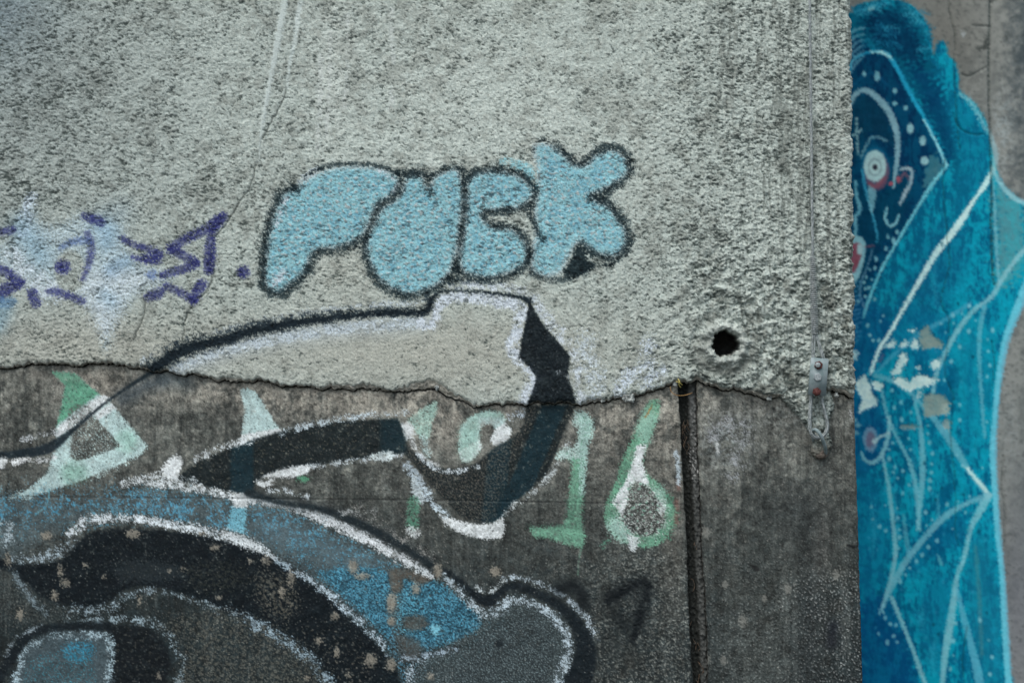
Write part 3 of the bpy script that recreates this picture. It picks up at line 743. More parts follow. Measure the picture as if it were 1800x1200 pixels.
# pale lower arc
conc.dust([(120, 938, 14), (138, 928, 22), (156, 914, 26), (210, 910, 20), (270, 916, 21), (330, 927, 22), (405, 944, 24), (455, 962, 20), (490, 985, 12)], None, (202, 214, 218), 0.66, id=19)
conc.put(line([(395, 938, 14), (430, 952, 18), (458, 964, 12)]), (206, 216, 218), 3, 4, cov=0.85)
conc.dust([(-40, 922), (0, 928), (16, 950)], 44, (166, 184, 190), 0.32)
conc.dust([(25, 980), (60, 984), (98, 972), (125, 955)], 30, (150, 168, 176), 0.35)
conc.dust([(490, 985), (520, 1004)], 20, (150, 170, 180), 0.5)
conc.dust([(518, 1003, 16), (560, 1030, 20), (600, 1062, 24), (640, 1098, 26), (668, 1126, 22), (682, 1150, 14)], None, (178, 198, 208), 0.50, id=19)
# speckles under the swoosh
conc.dust([(110, 1070, 40), (150, 1076, 40), (195, 1068, 32), (225, 1048, 30), (265, 1038, 22), (310, 1044, 18), (360, 1062, 24), (420, 1082, 38), (465, 1102, 32)], None, (136, 154, 162), 0.16)
conc.dust([(120, 1092, 24), (200, 1090, 26), (262, 1094, 28), (292, 1112, 26), (312, 1140, 34), (318, 1175, 34), (310, 1230, 34)], None, (146, 166, 174), 0.28)
conc.put(poly([(300, 1090), (420, 1085), (520, 1130), (560, 1180), (560, 1260), (300, 1260), (335, 1150)]), (104, 104, 94), 14, 10, cov=0.36, op=0.7, ns=N14 * .5 + G * .7)
conc.put(poly([(0, 1010), (60, 1050), (120, 1080), (60, 1095), (0, 1080)]), (84, 88, 84), 10, 8, cov=0.35, op=0.6)
conc.dust([(20, 1000, 18), (45, 1040, 20), (80, 1075, 24)], None, (110, 126, 132), 0.5)
conc.dust([(440, 1094), (500, 1124), (545, 1160), (580, 1205)], 34, (146, 168, 178), 0.36)
# the small arch in the corner
conc.put(poly([(194, 1102), (250, 1103), (285, 1124), (299, 1160), (292, 1200), (285, 1250), (180, 1250), (190, 1190), (199, 1140)]), (13, 20, 24), 3, 2.5, pit=0, op=0.95, id=20)
conc.put(poly([(205, 1110), (260, 1115), (285, 1150), (280, 1190), (210, 1190)]), (84, 84, 76), 6, 6, cov=0.12, op=0.6, ns=N14 * .7 + G * .6)
conc.put(poly([(20, 1240), (32, 1170), (52, 1130), (95, 1112), (150, 1108), (190, 1114), (200, 1135), (196, 1170), (186, 1240)]), (78, 94, 100), 4, 4, op=0.75, id=20)
conc.dust([(22, 1230, 22), (35, 1165, 22), (55, 1132, 24), (95, 1116, 30), (150, 1114, 30), (188, 1120, 24), (194, 1150, 20), (188, 1230, 20)], None, (164, 188, 196), 0.42)
conc.put(poly([(115, 1135), (160, 1132), (156, 1158), (120, 1160)]), (50, 124, 150), 4, 5, cov=0.55, ns=G * .8 + N14 * .4)
conc.put(poly([(60, 1165), (150, 1160), (150, 1240), (60, 1240)]), (50, 124, 140), 6, 6, cov=0.13)
conc.put(line([(-30, 1230, 18), (5, 1180, 18), (28, 1140, 18), (58, 1112, 15), (110, 1101, 12), (190, 1100, 14)]), (15, 24, 29), 3, 2, pit=0, op=0.9, id=20)
conc.dust([(10, 1150), (30, 1120), (70, 1100)], 14, (130, 144, 150), 0.35)

# chips that bared pale aggregate
CHIPS = [(82, 941, 10, 7), (234, 938, 12, 8), (378, 962, 8, 5), (106, 1003, 4, 10), (115, 1024, 8, 7), (14, 984, 4, 9), (96, 1046, 6, 8), (150, 993, 3, 3), (183, 1014, 4, 3), (468, 985, 7, 8), (512, 1016, 6, 13),
         (621, 996, 8, 12), (636, 1012, 11, 5), (769, 1004, 7, 14), (731, 1034, 7, 10), (688, 1058, 8, 16), (688, 1091, 7, 7), (652, 1160, 11, 12), (687, 1168, 8, 11), (588, 1082, 7, 7), (560, 1126, 6, 6), (613, 1186, 5, 4),
         (871, 1004, 9, 8), (246, 1055, 3, 7), (385, 1050, 4, 4), (298, 1002, 3, 3), (540, 1190, 4, 4), (757, 1188, 5, 5), (279, 1186, 4, 5), (592, 1146, 5, 8), (36, 1080, 6, 10), (322, 1000, 3, 2), (355, 938, 3, 2),
         (440, 986, 4, 3), (496, 1040, 5, 7)]
for (a, b, c, e) in CHIPS:
    s, d = ell(a, b, c, e)
    conc.put((s, d), (134, 130, 118), 1.2, 2.6, op=0.9)
    hl[s] += 0.7 * sm(-d / 3 + .4)

# wear: paint lost in patches and pinholes
wear = sstep(1.45, 1.75, 0.62 * NS + 0.5 * N14 + 0.4 * N5) * 0.85
wear = np.maximum(wear, sstep(2.1, 2.5, G) * 0.7)
lowf = sstep(860, 1000, VV)
wear = np.maximum(wear * (0.55 + 0.45 * lowf), lowf * sstep(0.9, 1.5, 0.5 * NM + 0.5 * N30 + 0.45 * N7 + 0.3 * N3) * 0.22)
conc.C = mixc(conc.C, (0, 0, 0), 0 * wear) * (1 - (wear * conc.A)[..., None]) + lo * (wear * conc.A)[..., None]
conc.C = conc.C * (1 + (conc.A * (0.05 * N3 + 0.045 * N5 + 0.06 * NF2))[..., None])

# ghost digits and smudges
conc.fog([(985, 1035), (1005, 1028), (1020, 1040), (1025, 1060)], 30, (14, 20, 23), 0.85)
conc.dust([(1070, 1052, 22), (1095, 1038, 22), (1135, 1024, 20), (1134, 1055, 18), (1124, 1090, 20), (1112, 1125, 18)], None, (16, 22, 25), 0.7)
conc.fog([(1075, 1050), (1100, 1036), (1132, 1026), (1130, 1060), (1118, 1100)], 34, (16, 22, 25), 0.72)
conc.fog([(1085, 1080), (1095, 1100)], 34, (18, 24, 26), 0.7)
conc.fog([(1080, 1130), (1110, 1150)], 50, (36, 42, 42), 0.45)
conc.fog([(1465, 1100), (1462, 1130)], 24, (24, 28, 36), 0.7)
conc.fog([(1262, 785), (1262, 800)], 10, (160, 168, 168), 0.6)
conc.dust([(1260, 780), (1263, 795)], 8, (190, 196, 194), 0.6)
conc.dust([(1250, 760), (1310, 750), (1290, 830)], 50, (150, 156, 158), 0.3)
conc.put(poly([(1319, 992), (1335, 998), (1330, 1004)]), (30, 32, 32), 1, 1)
conc.put(poly([(1488, 957), (1508, 959), (1500, 964)]), (24, 27, 28), 1, 1)
conc.dust([(1495, 720), (1500, 740)], 14, (160, 164, 162), 0.4)

# =================================================================== THE PAINTED WALL ROUND THE CORNER
hm = 0.12 * N14 + 0.1 * N7 + 0.3 * N30
mb = flat((142, 147, 142))
mb = mixc(mb, (96, 102, 100), sm(0.3 + 0.4 * NM) * 0.5)
mb = mixc(mb, (112, 110, 102), gauss(1660, 60, 70, 110) * 0.5)
mb = mixc(mb, (60, 72, 78), np.clip(sstep(1755, 1830, UU + 10 * NM) * sstep(700, 100, VV) + 0.5 * gauss(1840, 900, 60, 200), 0, 1) * 0.75)
mb = mixc(mb, (170, 184, 184), np.clip(gauss(1762, 230, 20, 70) + gauss(1775, 760, 18, 90) * .5, 0, 1) * 0.65 * sm(.5 + .5 * NS))
mb = mixc(mb, (108, 112, 122), gauss(1790, 1080, 30, 200) * 0.5)
mb = mixc(mb, (62, 68, 66), sstep(0.9, 1.6, NS * 0.7 + N14 * 0.6) * 0.35)
mural = Sheet(mb, np.zeros((H, W), np.float32))
FIG = [(1400, 30), (1492, 25), (1502, 12), (1530, 3), (1562, -2), (1600, 8), (1624, 34), (1636, 60), (1640, 96), (1648, 78), (1656, 73), (1663, 80), (1667, 98), (1678, 108), (1684, 130), (1686, 158),
       (1700, 170), (1720, 190), (1737, 226), (1745, 268), (1760, 318), (1795, 352), (1830, 370), (1830, 440), (1806, 480), (1796, 535), (1776, 580), (1764, 620), (1757, 680), (1752, 740), (1748, 790),
       (1752, 860), (1756, 940), (1763, 1010), (1768, 1090), (1775, 1180), (1782, 1290), (1400, 1290)]
sd = poly(FIG, True)
mural.put(sd, (8, 124, 156), 2.5, 2.5, id=21)
fs, fd = sd
FMASK = np.zeros((H, W), np.float32); FMASK[fs] = sm(-fd / 4 + 0.5)
BR = fbm(160, 1.4, ax=0.22, ay=1.0) * 0.6 + fbm(60, 1.2, ax=0.5, ay=1.1) * 0.5
BR = BR + 0.5 * NM
mural.C = mixc(mural.C, (10, 152, 180), FMASK * sm(0.3 + 0.7 * BR) * 0.85)
mural.C = mixc(mural.C, (0, 84, 122), FMASK * sm(0.25 - 0.7 * BR) * 0.75)
def tone(pts, col, soft=10, op=0.9, rough=2):
    s, d = poly(pts)
    a = sm((-d + rough * N14[s] * 1.3) / (2 * soft) + 0.5) * op * FMASK[s] * (0.80 + 0.20 * sm(0.5 - 0.5 * BR[s]))
    mural._mix(s, a, col)
tone([(1480, 20), (1560, 5), (1610, 20), (1632, 60), (1645, 130), (1668, 200), (1690, 300), (1670, 290), (1640, 230), (1600, 160), (1560, 100), (1490, 90)], (4, 88, 116), 8, 0.9, 4)
tone([(1520, 30), (1570, 20), (1610, 60), (1620, 120), (1580, 100), (1540, 80)], (0, 48, 82), 12, 0.9, 5)
tone([(1600, 120), (1650, 150), (1680, 250), (1670, 285), (1640, 220)], (0, 58, 98), 12, 0.85, 4)
tone([(1480, 105), (1540, 92), (1570, 104), (1600, 165), (1640, 240), (1664, 290), (1625, 345), (1590, 405), (1556, 465), (1525, 540), (1480, 600)], (0, 46, 82), 4, 0.92, 2)
tone([(1480, 320), (1540, 340), (1570, 300), (1600, 320), (1590, 390), (1540, 440), (1520, 500), (1480, 520)], (0, 62, 88), 10, 0.7, 3)
tone([(1480, 180), (1530, 170), (1560, 200), (1572, 260), (1530, 235), (1500, 290)], (8, 60, 84), 8, 0.7, 3)
tone([(1480, 560), (1530, 530), (1575, 590), (1545, 640), (1530, 660), (1560, 740), (1560, 800), (1480, 830)], (6, 78, 124), 8, 0.85, 3)
tone([(1590, 540), (1660, 560), (1670, 640), (1660, 760), (1630, 640), (1600, 640), (1565, 610)], (8, 108, 148), 10, 0.6, 3)
tone([(1660, 180), (1690, 170), (1735, 230), (1740, 300), (1700, 360), (1668, 400), (1680, 300)], (6, 104, 138), 10, 0.6, 3)
tone([(1640, 400), (1690, 400), (1690, 500), (1600, 560), (1560, 560), (1600, 480)], (12, 92, 130), 14, 0.5, 3)
tone([(1690, 560), (1745, 580), (1740, 760), (1690, 740), (1680, 640)], (14, 136, 164), 12, 0.6, 3)
tone([(1500, 820), (1550, 860), (1560, 960), (1540, 1050), (1500, 1100)], (10, 106, 146), 12, 0.6, 3)
tone([(1505, 1080), (1560, 1050), (1590, 1110), (1620, 1290), (1500, 1290)], (4, 74, 122), 10, 0.85, 3)
tone([(1600, 960), (1690, 900), (1690, 960), (1650, 970), (1600, 1010)], (4, 82, 124), 10, 0.7, 3)
tone([(1625, 1040), (1670, 1020), (1650, 1180), (1610, 1100)], (10, 100, 136), 12, 0.6, 3)
tone([(1700, 960), (1750, 980), (1765, 1180), (1720, 1180)], (20, 112, 142), 12, 0.7, 3)
tone([(1750, 330), (1800, 362), (1795, 470), (1756, 500), (1750, 420)], (104, 150, 156), 10, 0.75, 5)
tone([(1635, 275), (1660, 292), (1625, 330)], (96, 142, 150), 4, 0.7, 2)
PW = (222, 232, 232)
PC = (110, 196, 214)
def ml(pts, col=PW, wd=None, op=0.85, soft=1.6, rough=1.2):
    op = min(0.95, op * 1.12)
    mural.put(line(pts, wd), col, soft, rough, op=op, id=21)
ml([(1494, 124, 5), (1500, 105, 4), (1530, 92, 4), (1556, 94, 7), (1572, 112, 8), (1600, 165, 7), (1628, 214, 6), (1646, 252, 5), (1664, 291, 6)], (40, 164, 204), op=0.9)
ml([(1530, 91, 3), (1552, 93, 5), (1566, 102, 5)], PW, op=0.7)
ml([(1625, 212, 3), (1646, 252, 4), (1664, 291, 5)], PW, op=0.6)
ml([(1664, 292, 5), (1640, 322, 7), (1612, 366, 5), (1580, 420, 5), (1550, 472, 5), (1526, 530, 6), (1518, 556, 5)], (128, 200, 216))
ml([(1493, 186, 7), (1505, 165, 9), (1525, 160, 10), (1550, 180, 12), (1568, 208, 12), (1578, 245, 10), (1576, 290, 8), (1570, 330, 4)], (150, 178, 192))
for k in range(6):      # strands at the temple
    ml([(1493, 60 + 14 * k, 5), (1505, 52 + 12 * k, 5), (1518, 50 + 10 * k, 3)], (130, 176, 196), op=0.6)
ml([(1505, 20, 6), (1530, 12, 6), (1560, 6, 5)], (70, 160, 190), op=0.6, rough=4)
ml([(1528, 17, 6), (1536, 14, 5)], PW, op=0.6)
ml([(1590, 10, 6), (1615, 35, 6), (1630, 60, 5)], (70, 156, 180), op=0.5, rough=5)
rh = random.Random(12)
for k in range(26):
    a0, b0 = rh.uniform(1498, 1615), rh.uniform(12, 90)
    ml([(a0, b0, 3), (a0 + 10, b0 - 4, rh.uniform(3, 6)), (a0 + 24, b0 + rh.uniform(-4, 8), 2)], rh.choice([(30, 128, 164), (70, 164, 192), (0, 72, 104)]), op=0.5, soft=3, rough=3)
for k in range(40):
    a0, b0 = rh.uniform(1515, 1750), rh.uniform(420, 1150)
    L = rh.uniform(30, 110)
    ml([(a0, b0, 2), (a0 + rh.uniform(-6, 6), b0 + L * .5, rh.uniform(4, 10)), (a0 + rh.uniform(-8, 8), b0 + L, 2)], rh.choice([(24, 150, 184), (60, 172, 200), (0, 92, 132), (0, 80, 118)]), op=0.38, soft=5, rough=3)
ml([(1500, 150, 4), (1530, 128, 5), (1560, 150, 4)], (10, 84, 124), op=0.6)
# eye
mural.put(ell(1538, 292, 25, 34), (12, 92, 128), 3, 1)
ml([(1514, 276, 4), (1528, 246, 4), (1540, 241, 4), (1558, 247, 4)], (140, 172, 184), op=0.7)
mural.put(ell(1541, 302, 22, 33), (140, 84, 104), 2, 1, op=0.75)
mural.put(ell(1538, 292, 20, 28), (184, 206, 210), 1.5, 0.6)
mural.put(ell(1538, 294, 12, 16), (120, 138, 148), 1.4, 0.5, op=0.7)
mural.put(ell(1538, 294, 9.5, 12.5), (186, 204, 208), 1.2, 0.5)
mural.put(ell(1538, 294, 4.5, 5), (44, 44, 58), 1.2, 0.3)
ml([(1516, 300, 5), (1522, 335, 5), (1532, 372, 4), (1542, 412, 4), (1541, 424, 3)], (60, 150, 184))
mural.put(poly([(1526, 326), (1540, 334), (1538, 356), (1532, 376), (1527, 352)]), (146, 188, 202), 2, 1, op=0.8)
ml([(1528, 322, 5), (1540, 328, 6), (1556, 312, 5)], (152, 82, 96), op=0.7)
# ear
ml([(1584, 297, 5), (1594, 296, 6), (1603, 302, 6), (1600, 322, 6), (1590, 342, 7), (1582, 358, 4)], (186, 190, 200), op=0.8)
ml([(1580, 318, 5), (1590, 305, 5), (1597, 315, 3)], (150, 88, 104), op=0.7)
mural.put(ell(1566, 323, 4, 4), (176, 84, 100), 1.2, 0.5)
mural.put(ell(1579, 315, 4, 6), (176, 84, 100), 1.2, 0.5)
ml([(1559, 365, 4), (1556, 384, 5), (1564, 397, 5), (1575, 392, 5), (1580, 378, 4)], (146, 192, 206))
# nose, mouth, chin
ml([(1504, 318, 4), (1506, 345, 6), (1512, 365, 7), (1507, 378, 6)], (120, 176, 196))
ml([(1503, 380, 7), (1504, 400, 6), (1503, 420, 5)], (126, 178, 198))
mural.put(poly([(1494, 418), (1510, 415), (1521, 426), (1520, 452), (1512, 482), (1502, 498), (1494, 490)]), (150, 188, 200), 1.6, 0.8)
mural.put(poly([(1494, 432), (1512, 428), (1515, 444), (1508, 468), (1500, 480), (1494, 470)]), (142, 74, 90), 1.6, 0.8)
mural.put(ell(1511, 438, 5, 10), (176, 198, 206), 1.4, 0.6)
ml([(1521, 434, 3), (1535, 432, 3)], (150, 84, 100), op=0.7)
ml([(1534, 438, 2.5), (1526, 465, 2.5), (1514, 495, 3), (1512, 520, 3), (1520, 540, 4)], (120, 150, 176), op=0.7)
# cross by the brow
ml([(1506, 208, 3), (1508, 270, 2.5)], (170, 194, 200))
ml([(1499, 238, 3), (1514, 229, 3)], (170, 194, 200))
for (a, b, r, q) in ((1542, 135, 5, 9), (1519, 130, 3, 5), (1573, 160, 4, 5), (1573, 182, 4, 4), (1592, 190, 4, 4), (1600, 226, 6, 9), (1622, 248, 6, 8), (1625, 283, 7, 8), (1577, 408, 3, 4), (1561, 416, 3, 4),
                     (1571, 423, 4, 6), (1557, 437, 3, 4), (1540, 455, 3, 5), (1538, 471, 3, 4), (1529, 473, 2, 3), (1523, 487, 2, 3), (1519, 496, 3, 3), (1533, 492, 2, 2), (1521, 507, 3, 3), (1527, 505, 3, 3),
                     (1521, 521, 3, 3), (1538, 526, 3, 3), (1508, 530, 3, 3), (1553, 555, 2, 3), (1525, 572, 3, 4), (1529, 589, 3, 3), (1535, 598, 3, 3), (1545, 598, 3, 4), (1548, 565, 2, 3)):
    mural.put(ell(a, b, r, q), (150, 194, 206) if r < 6 else (176, 206, 212), 1.3, 0.6, op=0.85)
for k in range(14):
    ml([(1496 + k * 0.4, 498 + 8 * k, 3), (1512 + 3 * math.sin(k * 2.3), 494 + 8 * k, 2.5)], (90, 150, 184), op=0.6)
# veil lines
ml([(1745, 296, 6), (1733, 322, 10), (1712, 352, 6), (1692, 384, 12), (1672, 412, 11), (1645, 446, 11), (1615, 496, 9), (1586, 546, 7), (1562, 588, 7), (1545, 615, 7), (1531, 655, 6)])
ml([(1830, 415, 10), (1800, 440, 9), (1768, 480, 8), (1744, 520, 9), (1712, 545, 8), (1684, 580, 9), (1660, 624, 8), (1646, 658, 7), (1638, 700, 8)], (150, 190, 202), op=0.7)
ml([(1733, 530, 6), (1724, 570, 8), (1721, 620, 7), (1725, 690, 6), (1731, 768, 5)], (120, 176, 196), op=0.6)
ml([(1704, 535, 8), (1660, 562, 7), (1625, 582, 9), (1594, 604, 7), (1560, 634, 6), (1540, 656, 5)], (80, 156, 186), op=0.7)
ml([(1744, 298, 8), (1764, 330, 9), (1790, 352, 9), (1830, 362, 10)], (150, 188, 200), op=0.8)
ml([(1740, 230, 4), (1750, 270, 10), (1746, 300, 8)], (150, 190, 196), op=0.7)
ml([(1686, 166, 4), (1705, 178, 6), (1722, 205, 7), (1736, 232, 5)], (140, 186, 198), op=0.75, rough=3)
ml([(1745, 300, 3), (1750, 400, 4), (1754, 470, 5), (1757, 500, 4)], (130, 180, 196), op=0.7)
ml([(1812, 486, 18), (1788, 545, 16), (1768, 600, 13), (1757, 660, 12), (1750, 720, 10), (1746, 790, 12), (1749, 860, 11), (1755, 940, 11), (1762, 1010, 10), (1766, 1090, 12), (1772, 1180, 12), (1778, 1280, 12)], (112, 190, 212), op=0.85)
ml([(1538, 660, 8), (1580, 674, 8), (1616, 706, 8), (1650, 746, 12), (1682, 792, 14), (1705, 830, 8), (1738, 872, 8)], (112, 172, 192), op=0.75)
ml([(1700, 822, 5), (1722, 848, 8), (1738, 868, 7)], PW, op=0.75)
ml([(1550, 686, 5), (1560, 730, 6), (1580, 775, 6), (1600, 815, 7), (1612, 870, 9), (1614, 930, 5)], (122, 180, 198), op=0.75)
ml([(1608, 704, 5), (1618, 750, 7), (1622, 820, 11), (1618, 880, 8), (1614, 930, 5)], (124, 184, 202), op=0.75)
ml([(1562, 735, 7), (1563, 760, 8), (1552, 795, 8), (1536, 812, 7), (1520, 808, 6), (1514, 795, 4)], (140, 186, 200), op=0.8)
ml([(1551, 798, 5), (1562, 855, 7), (1569, 910, 7), (1574, 965, 8), (1568, 1010, 8), (1556, 1050, 6), (1546, 1076, 4)], (142, 188, 202), op=0.75)
ml([(1738, 870, 13), (1700, 884, 8), (1660, 908, 12), (1625, 945, 10), (1600, 975, 12), (1578, 1010, 11), (1560, 1048, 7), (1548, 1076, 3)], (124, 178, 196), op=0.75)
ml([(1738, 872, 12), (1722, 898, 14), (1706, 930, 8), (1696, 975, 8), (1682, 1015, 8), (1676, 1060, 12), (1668, 1110, 14), (1660, 1160, 11), (1655, 1230, 8)], (140, 188, 202), op=0.75)
ml([(1567, 1050, 8), (1585, 1092, 7), (1606, 1145, 7), (1624, 1195, 8), (1640, 1240, 8)], (140, 186, 200), op=0.8)
ml([(1682, 1032, 4), (1694, 1085, 10), (1708, 1135, 12), (1720, 1190, 16), (1730, 1250, 14)], (96, 168, 194), op=0.75)
ml([(1588, 905, 4), (1592, 940, 8), (1598, 975, 7)], (100, 164, 186), op=0.6)
ml([(1648, 870, 2), (1650, 905, 8)], (90, 160, 186), op=0.5)
ml([(1570, 820, 3), (1580, 950, 4)], (60, 150, 184), op=0.4)
ml([(1505, 1150, 5), (1525, 1170, 3)], (60, 140, 170), op=0.4)
ml([(1648, 975, 4), (1655, 990, 7)], (110, 172, 188), op=0.6)
ml([(1715, 960, 6), (1722, 1060, 7), (1726, 1150, 6)], (92, 130, 136), op=0.4)
# chin disc
mural.put(ell(1530, 772, 13, 22), (126, 150, 176), 1.6, 1, op=0.85)
mural.put(ell(1530, 773, 8, 15), (110, 98, 124), 1.6, 1, op=0.85)
ml([(1537, 776, 9), (1546, 768, 5), (1562, 761, 4)], (176, 198, 206))
# dots along the folds
rr = random.Random(4)
DOTS = [(1597, 770), (1600, 790), (1598, 815), (1585, 737), (1607, 752), (1601, 724), (1631, 747), (1631, 762), (1634, 778), (1639, 797), (1638, 815), (1584, 707), (1568, 686), (1572, 716), (1569, 778), (1563, 790),
        (1563, 806), (1637, 830), (1635, 844), (1634, 858), (1687, 711), (1687, 738), (1682, 800), (1692, 818), (1727, 822), (1735, 741), (1660, 668), (1672, 635), (1737, 617), (1740, 642), (1735, 662), (1691, 551),
        (1704, 538), (1715, 563), (1675, 554), (1677, 568), (1654, 569), (1662, 584), (1703, 582), (1687, 609), (1736, 597), (1745, 580), (1573, 820), (1587, 827), (1570, 830), (1598, 852), (1587, 867), (1578, 840),
        (1577, 893), (1578, 910), (1581, 930), (1581, 944), (1580, 963), (1576, 975), (1557, 932), (1556, 888), (1532, 890), (1534, 912), (1546, 925), (1627, 900), (1638, 913), (1629, 923), (1618, 930), (1665, 886),
        (1684, 881), (1705, 872), (1697, 900), (1674, 929), (1647, 950), (1632, 961), (1621, 975), (1611, 986), (1599, 998), (1592, 1009), (1582, 1021), (1553, 1076), (1556, 1085), (1565, 1096), (1575, 1098),
        (1544, 1113), (1571, 1117), (1560, 1128), (1577, 1128), (1680, 1095), (1676, 1125), (1676, 1151), (1670, 1175), (1722, 1089), (1738, 1124), (1744, 1154), (1740, 1184), (1553, 1064)]
for (a, b) in DOTS:
    r = rr.uniform(1.8, 3.6)
    mural.put(ell(a, b, r, r * rr.uniform(1, 1.4)), (136, 186, 202), 1.3, 0.5, op=0.8)
for k in range(60):
    a, b = rr.uniform(1500, 1735), rr.uniform(560, 1180)
    mural.put(ell(a, b, 2, 2.6), (70, 150, 184), 1.5, 0.5, op=0.5)
for k in range(14):
    a, b = rr.uniform(1600, 1735), rr.uniform(420, 1150)
    mural.put(ell(a, b, 2.5, 3), (8, 60, 84), 1.5, 0.8, op=0.7)
# flaked plaster
FL = (216, 224, 224)
FG = (140, 150, 148)
for Q, c in (([(1553, 610), (1560, 604), (1570, 596), (1576, 604), (1570, 611)], FL), ([(1580, 606), (1592, 598), (1597, 606), (1586, 611)], FL), ([(1600, 606), (1610, 595), (1617, 606), (1610, 614), (1602, 612)], FL),
             ([(1597, 580), (1610, 577), (1606, 585)], FL), ([(1617, 582), (1630, 572), (1640, 590), (1657, 602), (1658, 612), (1640, 611), (1622, 614), (1616, 600)], FG),
             ([(1582, 622), (1592, 620), (1595, 632), (1587, 645), (1582, 658), (1570, 660), (1565, 654), (1575, 645)], FL), ([(1568, 668), (1582, 661), (1590, 666), (1600, 672), (1606, 662), (1618, 658), (1632, 662), (1651, 667), (1638, 676),
              (1615, 682), (1600, 688), (1586, 682)], FL), ([(1503, 672), (1512, 664), (1521, 658), (1530, 674), (1533, 692), (1542, 700), (1541, 712), (1524, 718), (1508, 726), (1512, 712), (1516, 702), (1506, 686)], FL),
             ([(1533, 671), (1546, 670), (1554, 676), (1546, 687), (1535, 682)], FL), ([(1637, 634), (1650, 630), (1654, 642), (1642, 652), (1636, 644)], FL), ([(1610, 645), (1617, 643), (1616, 651)], FL),
             ([(1624, 694), (1640, 692), (1658, 694), (1670, 708), (1668, 728), (1650, 730), (1626, 734), (1622, 712)], FG), ([(1657, 708), (1668, 706), (1668, 726), (1655, 728)], (160, 168, 164)),
             ([(1612, 688), (1622, 684), (1618, 698), (1612, 700)], (176, 190, 196)), ([(1660, 735), (1672, 740), (1670, 760), (1655, 748)], (150, 160, 162)), ([(1494, 614), (1510, 618), (1506, 632), (1496, 634)], (180, 200, 208)),
             ([(1582, 747), (1600, 745), (1618, 750), (1604, 755), (1584, 753)], (120, 140, 146))):
    sd = poly(Q, False)
    mural.put(sd, c, 1.3, 2.0, id=21)
    hm[sd[0]] -= 1.2 * sm(-sd[1] / 2 + 0.5)
ml([(1546, 636, 4), (1552, 624, 4)], (120, 84, 120), op=0.6)
for (a, b) in ((1502, 738), (1508, 747), (1504, 760), (1498, 770)):
    mural.put(ell(a, b, 5, 4), (140, 176, 190), 1.5, 1, op=0.8)
# joints and cracks
MC = [[(1740, -60), (1739, 60), (1738, 180), (1740, 250), (1743, 320), (1742, 420), (1746, 500)], [(1667, -60), (1668, 10), (1671, 30), (1678, 70), (1676, 120), (1680, 200), (1686, 260)], [(1660, 280), (1658, 320), (1660, 360), (1665, 420), (1668, 470), (1655, 520), (1658, 545), (1668, 560), (1665, 610), (1660, 650), (1668, 680), (1675, 700), (1670, 760), (1676, 820),
       (1678, 860), (1680, 900), (1678, 930), (1684, 960)], [(1675, 200), (1684, 222), (1692, 230), (1712, 237), (1730, 236)], [(1690, 130), (1704, 134), (1735, 118)], [(1762, 800), (1760, 860), (1766, 900), (1764, 960)],
      [(1700, 1100), (1692, 1160), (1696, 1200)], [(1742, 600), (1748, 640), (1742, 690)], [(1710, 45), (1740, 47)], [(1752, 0), (1740, 5)]]
for i, c in enumerate(MC):
    cc = [(a + rr.uniform(-1, 1), b) for a, b in spl(c, 3)]
    s, d = line(cc, 3.0 if i == 0 else 1.3, False, 20)
    hm[s] -= 3.0 * sm(-d / 2 + 0.9)
    mural.put((s, d), (38, 50, 50), 1.2, 0.7, op=0.75 if i == 0 else 0.5, cov=0.75)
mural.put(poly([(1714, 82), (1728, 80), (1734, 60), (1737, 84), (1722, 88)]), (50, 56, 54), 2, 2, op=0.7)
mural.put(poly([(1690, 55), (1698, 60), (1692, 66)]), (176, 186, 186), 1.5, 1.5, op=0.8)
mural.C = mural.C * (1 + FMASK[..., None] * np.array((0.0, 0.09, 0.06), np.float32)) + (N5 * 1.5)[..., None]

# =================================================================== sampling and mesh building
def refl(x, lo, hi):
    """mirror coordinates back into [lo, hi]"""
    L = hi - lo
    q = np.mod(x - lo, 2 * L)
    return lo + np.where(q > L, 2 * L - q, q)

def samp(img, u, v):
    x = np.clip(refl(u, -MX + 1, W - MX - 3) + MX, 0, W - 2)
    y = np.clip(refl(v, -MY + 1, H - MY - 3) + MY, 0, H - 2)
    x0 = x.astype(np.int32); y0 = y.astype(np.int32)
    fx = (x - x0).astype(np.float32); fy = (y - y0).astype(np.float32)
    if img.ndim == 3:
        fx = fx[..., None]; fy = fy[..., None]
    return (img[y0, x0] * (1 - fx) * (1 - fy) + img[y0, x0 + 1] * fx * (1 - fy) + img[y0 + 1, x0] * (1 - fx) * fy + img[y0 + 1, x0 + 1] * fx * fy)

def to_lin(c):
    c = np.clip(c / 255.0, 0.004, 1)
    return np.where(c <= 0.04045, c / 12.92, ((c + 0.055) / 1.055) ** 2.4)

def sheet_colour(S, bare, u, v):
    """paint inside the traced sheet, mirrored bare surface beyond it"""
    inside = (u > -MX + 2) & (u < W - MX - 4) & (v > -MY + 2) & (v < H - MY - 4)
    a = samp(S.C, u, v); b = samp(bare, u, v)
    k = inside[..., None].astype(np.float32)
    return a * k + b * (1 - k), samp(S.A, u, v) * inside

def sheet_id(S, u, v):
    inside = (u > -MX + 2) & (u < W - MX - 4) & (v > -MY + 2) & (v < H - MY - 4)
    x = np.clip(np.round(u + MX).astype(np.int32), 0, W - 1)
    y = np.clip(np.round(v + MY).astype(np.int32), 0, H - 1)
    return np.where(inside, S.I[y, x], 0)

